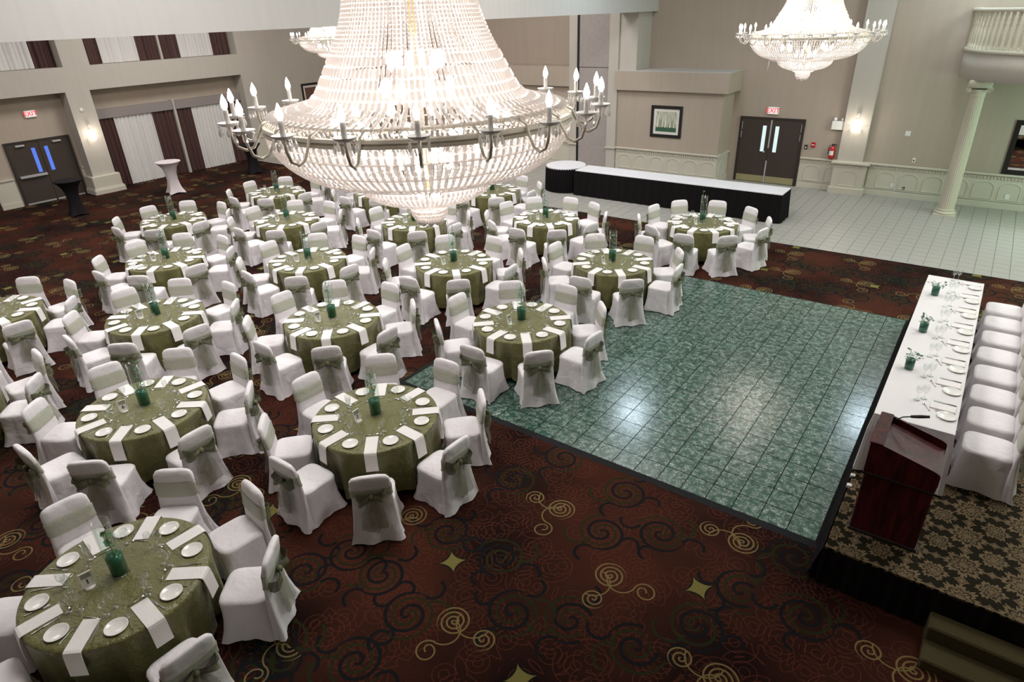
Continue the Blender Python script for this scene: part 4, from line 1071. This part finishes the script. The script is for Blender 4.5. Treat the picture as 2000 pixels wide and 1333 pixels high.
def strand(prof, step, rad, flat=1., gap=.92):
    m = MB()
    for (p, d, s) in sample(prof, step):
        add_bead(m, (p[0]+d[0]*s/2, 0, p[1]+d[1]*s/2), (d[0], 0, d[1]), rad(p[1]), s*gap, 5, flat)
    return m
def make_chandelier():
    root = link('crystal_chandelier', None)   # origin at the level of the candle ring
    up = strand([(.36, 1.25), (.375, .90), (.40, .664), (.455, .50), (.525, .365), (.585, .255), (.635, .175), (.70, .12), (.82, .085), (.95, .055)], lambda z: .024 if z > .40 else .066, lambda z: .0095 if z > .40 else .0125, 1.).mesh('bell_strand', 'crystal')
    for k in range(110): link('bell_strand', up, root, None, (0, 0, 2*pi*k/110))
    bo = strand([(.97, -.03), (.945, -.12), (.87, -.22), (.75, -.305), (.60, -.352), (.455, -.375)], lambda z: .044, lambda z: .0115).mesh('bowl_strand', 'crystal')
    for k in range(130): link('bowl_strand', bo, root, None, (0, 0, 2*pi*k/130))
    lr = MB()
    for r, z in ((.945, -.12), (.87, -.22), (.75, -.305)): 
        lr.lathe([(r-.006, z), (r, z+.006), (r+.006, z), (r, z-.006), (r-.006, z)], 96)
    obj('bowl_hoop', lr, 'crystal', root)
    t2 = strand([(.455, -.375), (.435, -.44), (.355, -.50), (.25, -.535), (.185, -.545)], lambda z: .032, lambda z: .0115).mesh('tier_strand', 'crystal')
    for k in range(84): link('tier_strand', t2, root, None, (0, 0, 2*pi*k/84))
    t3 = strand([(.185, -.535), (.165, -.565), (.125, -.585), (.12, -.60), (.115, -.64), (.085, -.685), (.045, -.695)], lambda z: .026, lambda z: .0105).mesh('tip_strand', 'crystal')
    for k in range(40): link('tip_strand', t3, root, None, (0, 0, 2*pi*k/40))
    dm = MB().ball((0, 0, 0), .022, 8, 6).mesh('drop', 'crystal')
    for k in range(9): link('drop', dm, root, (.07*cos(2*pi*k/8), .07*sin(2*pi*k/8), -.70) if k < 8 else (0, 0, -.715))
    # metal work
    obj('candle_ring', MB().lathe([(.965, -.035), (.985, -.03), (.985, -.015), (.975, -.01), (.99, .0), (.985, .018), (.965, .022), (.955, .0), (.965, -.035)], 120), 'ring_metal', root)
    obj('inner_ring', MB().lathe([(.90, .045), (.925, .05), (.93, .065), (.905, .07), (.90, .045)], 96), 'ring_metal', root)
    sc = MB()
    for k in range(120):
        a = 2*pi*k/120; sc.tube([(.915*cos(a), .915*sin(a), .055), (.965*cos(a+.03), .965*sin(a+.03), .01)], .004, 4, False)
    obj('ring_lattice', sc, 'ring_metal', root)
    sk_ = MB()
    for k in range(20):
        a = 2*pi*k/20; sk_.tube([(.10*cos(a), .10*sin(a), .12), (.5*cos(a), .5*sin(a), .14), (.93*cos(a), .93*sin(a), .05)], .008, 5, False)
    for k in range(10):
        a = 2*pi*k/10+.15; sk_.tube([(.11*cos(a), .11*sin(a), .22), (.40*cos(a), .40*sin(a), -.05), (.62*cos(a), .62*sin(a), -.02)], .007, 5, False)
    obj('spokes', sk_, 'ring_metal', root)
    obj('hub', MB().lathe([(.02, .05), (.12, .08), (.14, .14), (.12, .24), (.10, .30), (.02, .30)], 24), 'ring_metal', root, True)
    obj('stem', MB().tube([(0, 0, -.5), (0, 0, (CEIL-4.5)/1.18)], .020, 10), 'gold_rod', root, True)
    obj('crown', MB().lathe([(.30, 1.22), (.35, 1.24), (.36, 1.30), (.33, 1.34), (.30, 1.34), (.29, 1.25)], 64), 'ring_metal', root)
    ib = MB().lathe([(.002, -.065), (.012, -.06), (.026, -.03), (.030, .0), (.024, .03), (.012, .05), (.002, .052)], 10).mesh('inner_bulb', 'inner_bulb', True)
    for r, z, n_, o_ in ((.16, .34, 6, 0), (.22, .18, 8, .3), (.56, -.01, 12, .1), (.40, -.18, 8, .2), (.16, -.28, 4, .5), (.07, -.50, 2, 0), (.12, .80, 4, .4), (.10, 1.05, 3, .1)):
        for k in range(n_): a = 2*pi*k/n_+o_; link('inner_bulb', ib, root, (r*cos(a), r*sin(a), z))
    # twenty candle arms
    ar = MB().tube([(.93, 0, .05), (.985, 0, .03), (1.01, 0, -.03), (1.045, 0, -.085), (1.09, 0, -.10), (1.135, 0, -.075), (1.155, 0, -.02), (1.16, 0, .045)], [.009]*7+[.008], 7).mesh('candle_arm', 'ring_metal', True)
    ds = MB().lathe([(.012, -.005), (.035, .0), (.058, .014), (.062, .020), (.052, .018), (.03, .008), (.012, .008)], 18).mesh('drip_dish', 'candle', True)
    cd = MB().lathe([(.014, 0), (.014, .078), (.010, .082)], 10).mesh('candle_tube', 'candle', True)
    fb = MB().lathe([(.008, 0), (.016, .014), (.019, .032), (.013, .056), (.004, .078), (.001, .084)], 10).mesh('flame_bulb', 'bulb', True)
    pm = MB()
    pm.ball((0, 0, -.012), .006, 5, 4); pm.lathe([(.001, -.02), (.008, -.038), (.011, -.05), (.007, -.064), (.001, -.07)], 6)
    pd = pm.mesh('pendant', 'crystal')
    for k in range(20):
        a = radians(-47+18*k); ca, sa = cos(a), sin(a)
        am = link('candle_arm', ar, root, None, (0, 0, a))
        link('drip_dish', ds, am, (1.16, 0, .045)); link('candle_tube', cd, am, (1.16, 0, .055)); link('flame_bulb', fb, am, (1.16, 0, .135))
        for q in range(6):
            b = 2*pi*q/6+k; link('pendant', pd, am, (1.16+.055*cos(b), .055*sin(b), .058))
    return root
def light_chandelier(root, p):
    for z, q, r in ((.55, .30, .10), (.12, .75, .16), (-.12, .55, .16), (-.42, .22, .07)):
        point_light('chandelier_light', (0, 0, z), p*q, (1, .94, .90), r, root)
ch = make_chandelier(); ch.location = (-3.61, 3.74, 4.466); ch.scale = (1.18, 1.18, 1.18)
for (loc, lab, pw) in (((-3.65, 15.42, 4.518), 'far crystal chandelier above the back double door', 9), ((-20.65, 17.05, 4.50), 'partly hidden crystal chandelier at far left', 9)):
    c2 = copy_tree(ch); c2.location = loc; c2.rotation_euler = (0, 0, .12); tag(c2, lab, 'chandelier', 'crystal chandeliers'); light_chandelier(c2, pw)
    if loc[0] > -10:
        a = atan2(-CR.y, -CR.x)-.12; q = lambda r, z, d=0.: (r*cos(a+d), r*sin(a+d), z)
        obj('loose_cord', MB().tube([q(.46, -.37), q(.50, -.40), q(.56, -.395), q(.60, -.36), q(.625, -.37), q(.635, -.45), q(.64, -.54)], .007, 6), 'candle', c2, True)
tag(ch, 'largest crystal chandelier, glowing close to the viewer', 'chandelier', 'crystal chandeliers'); light_chandelier(ch, 10)
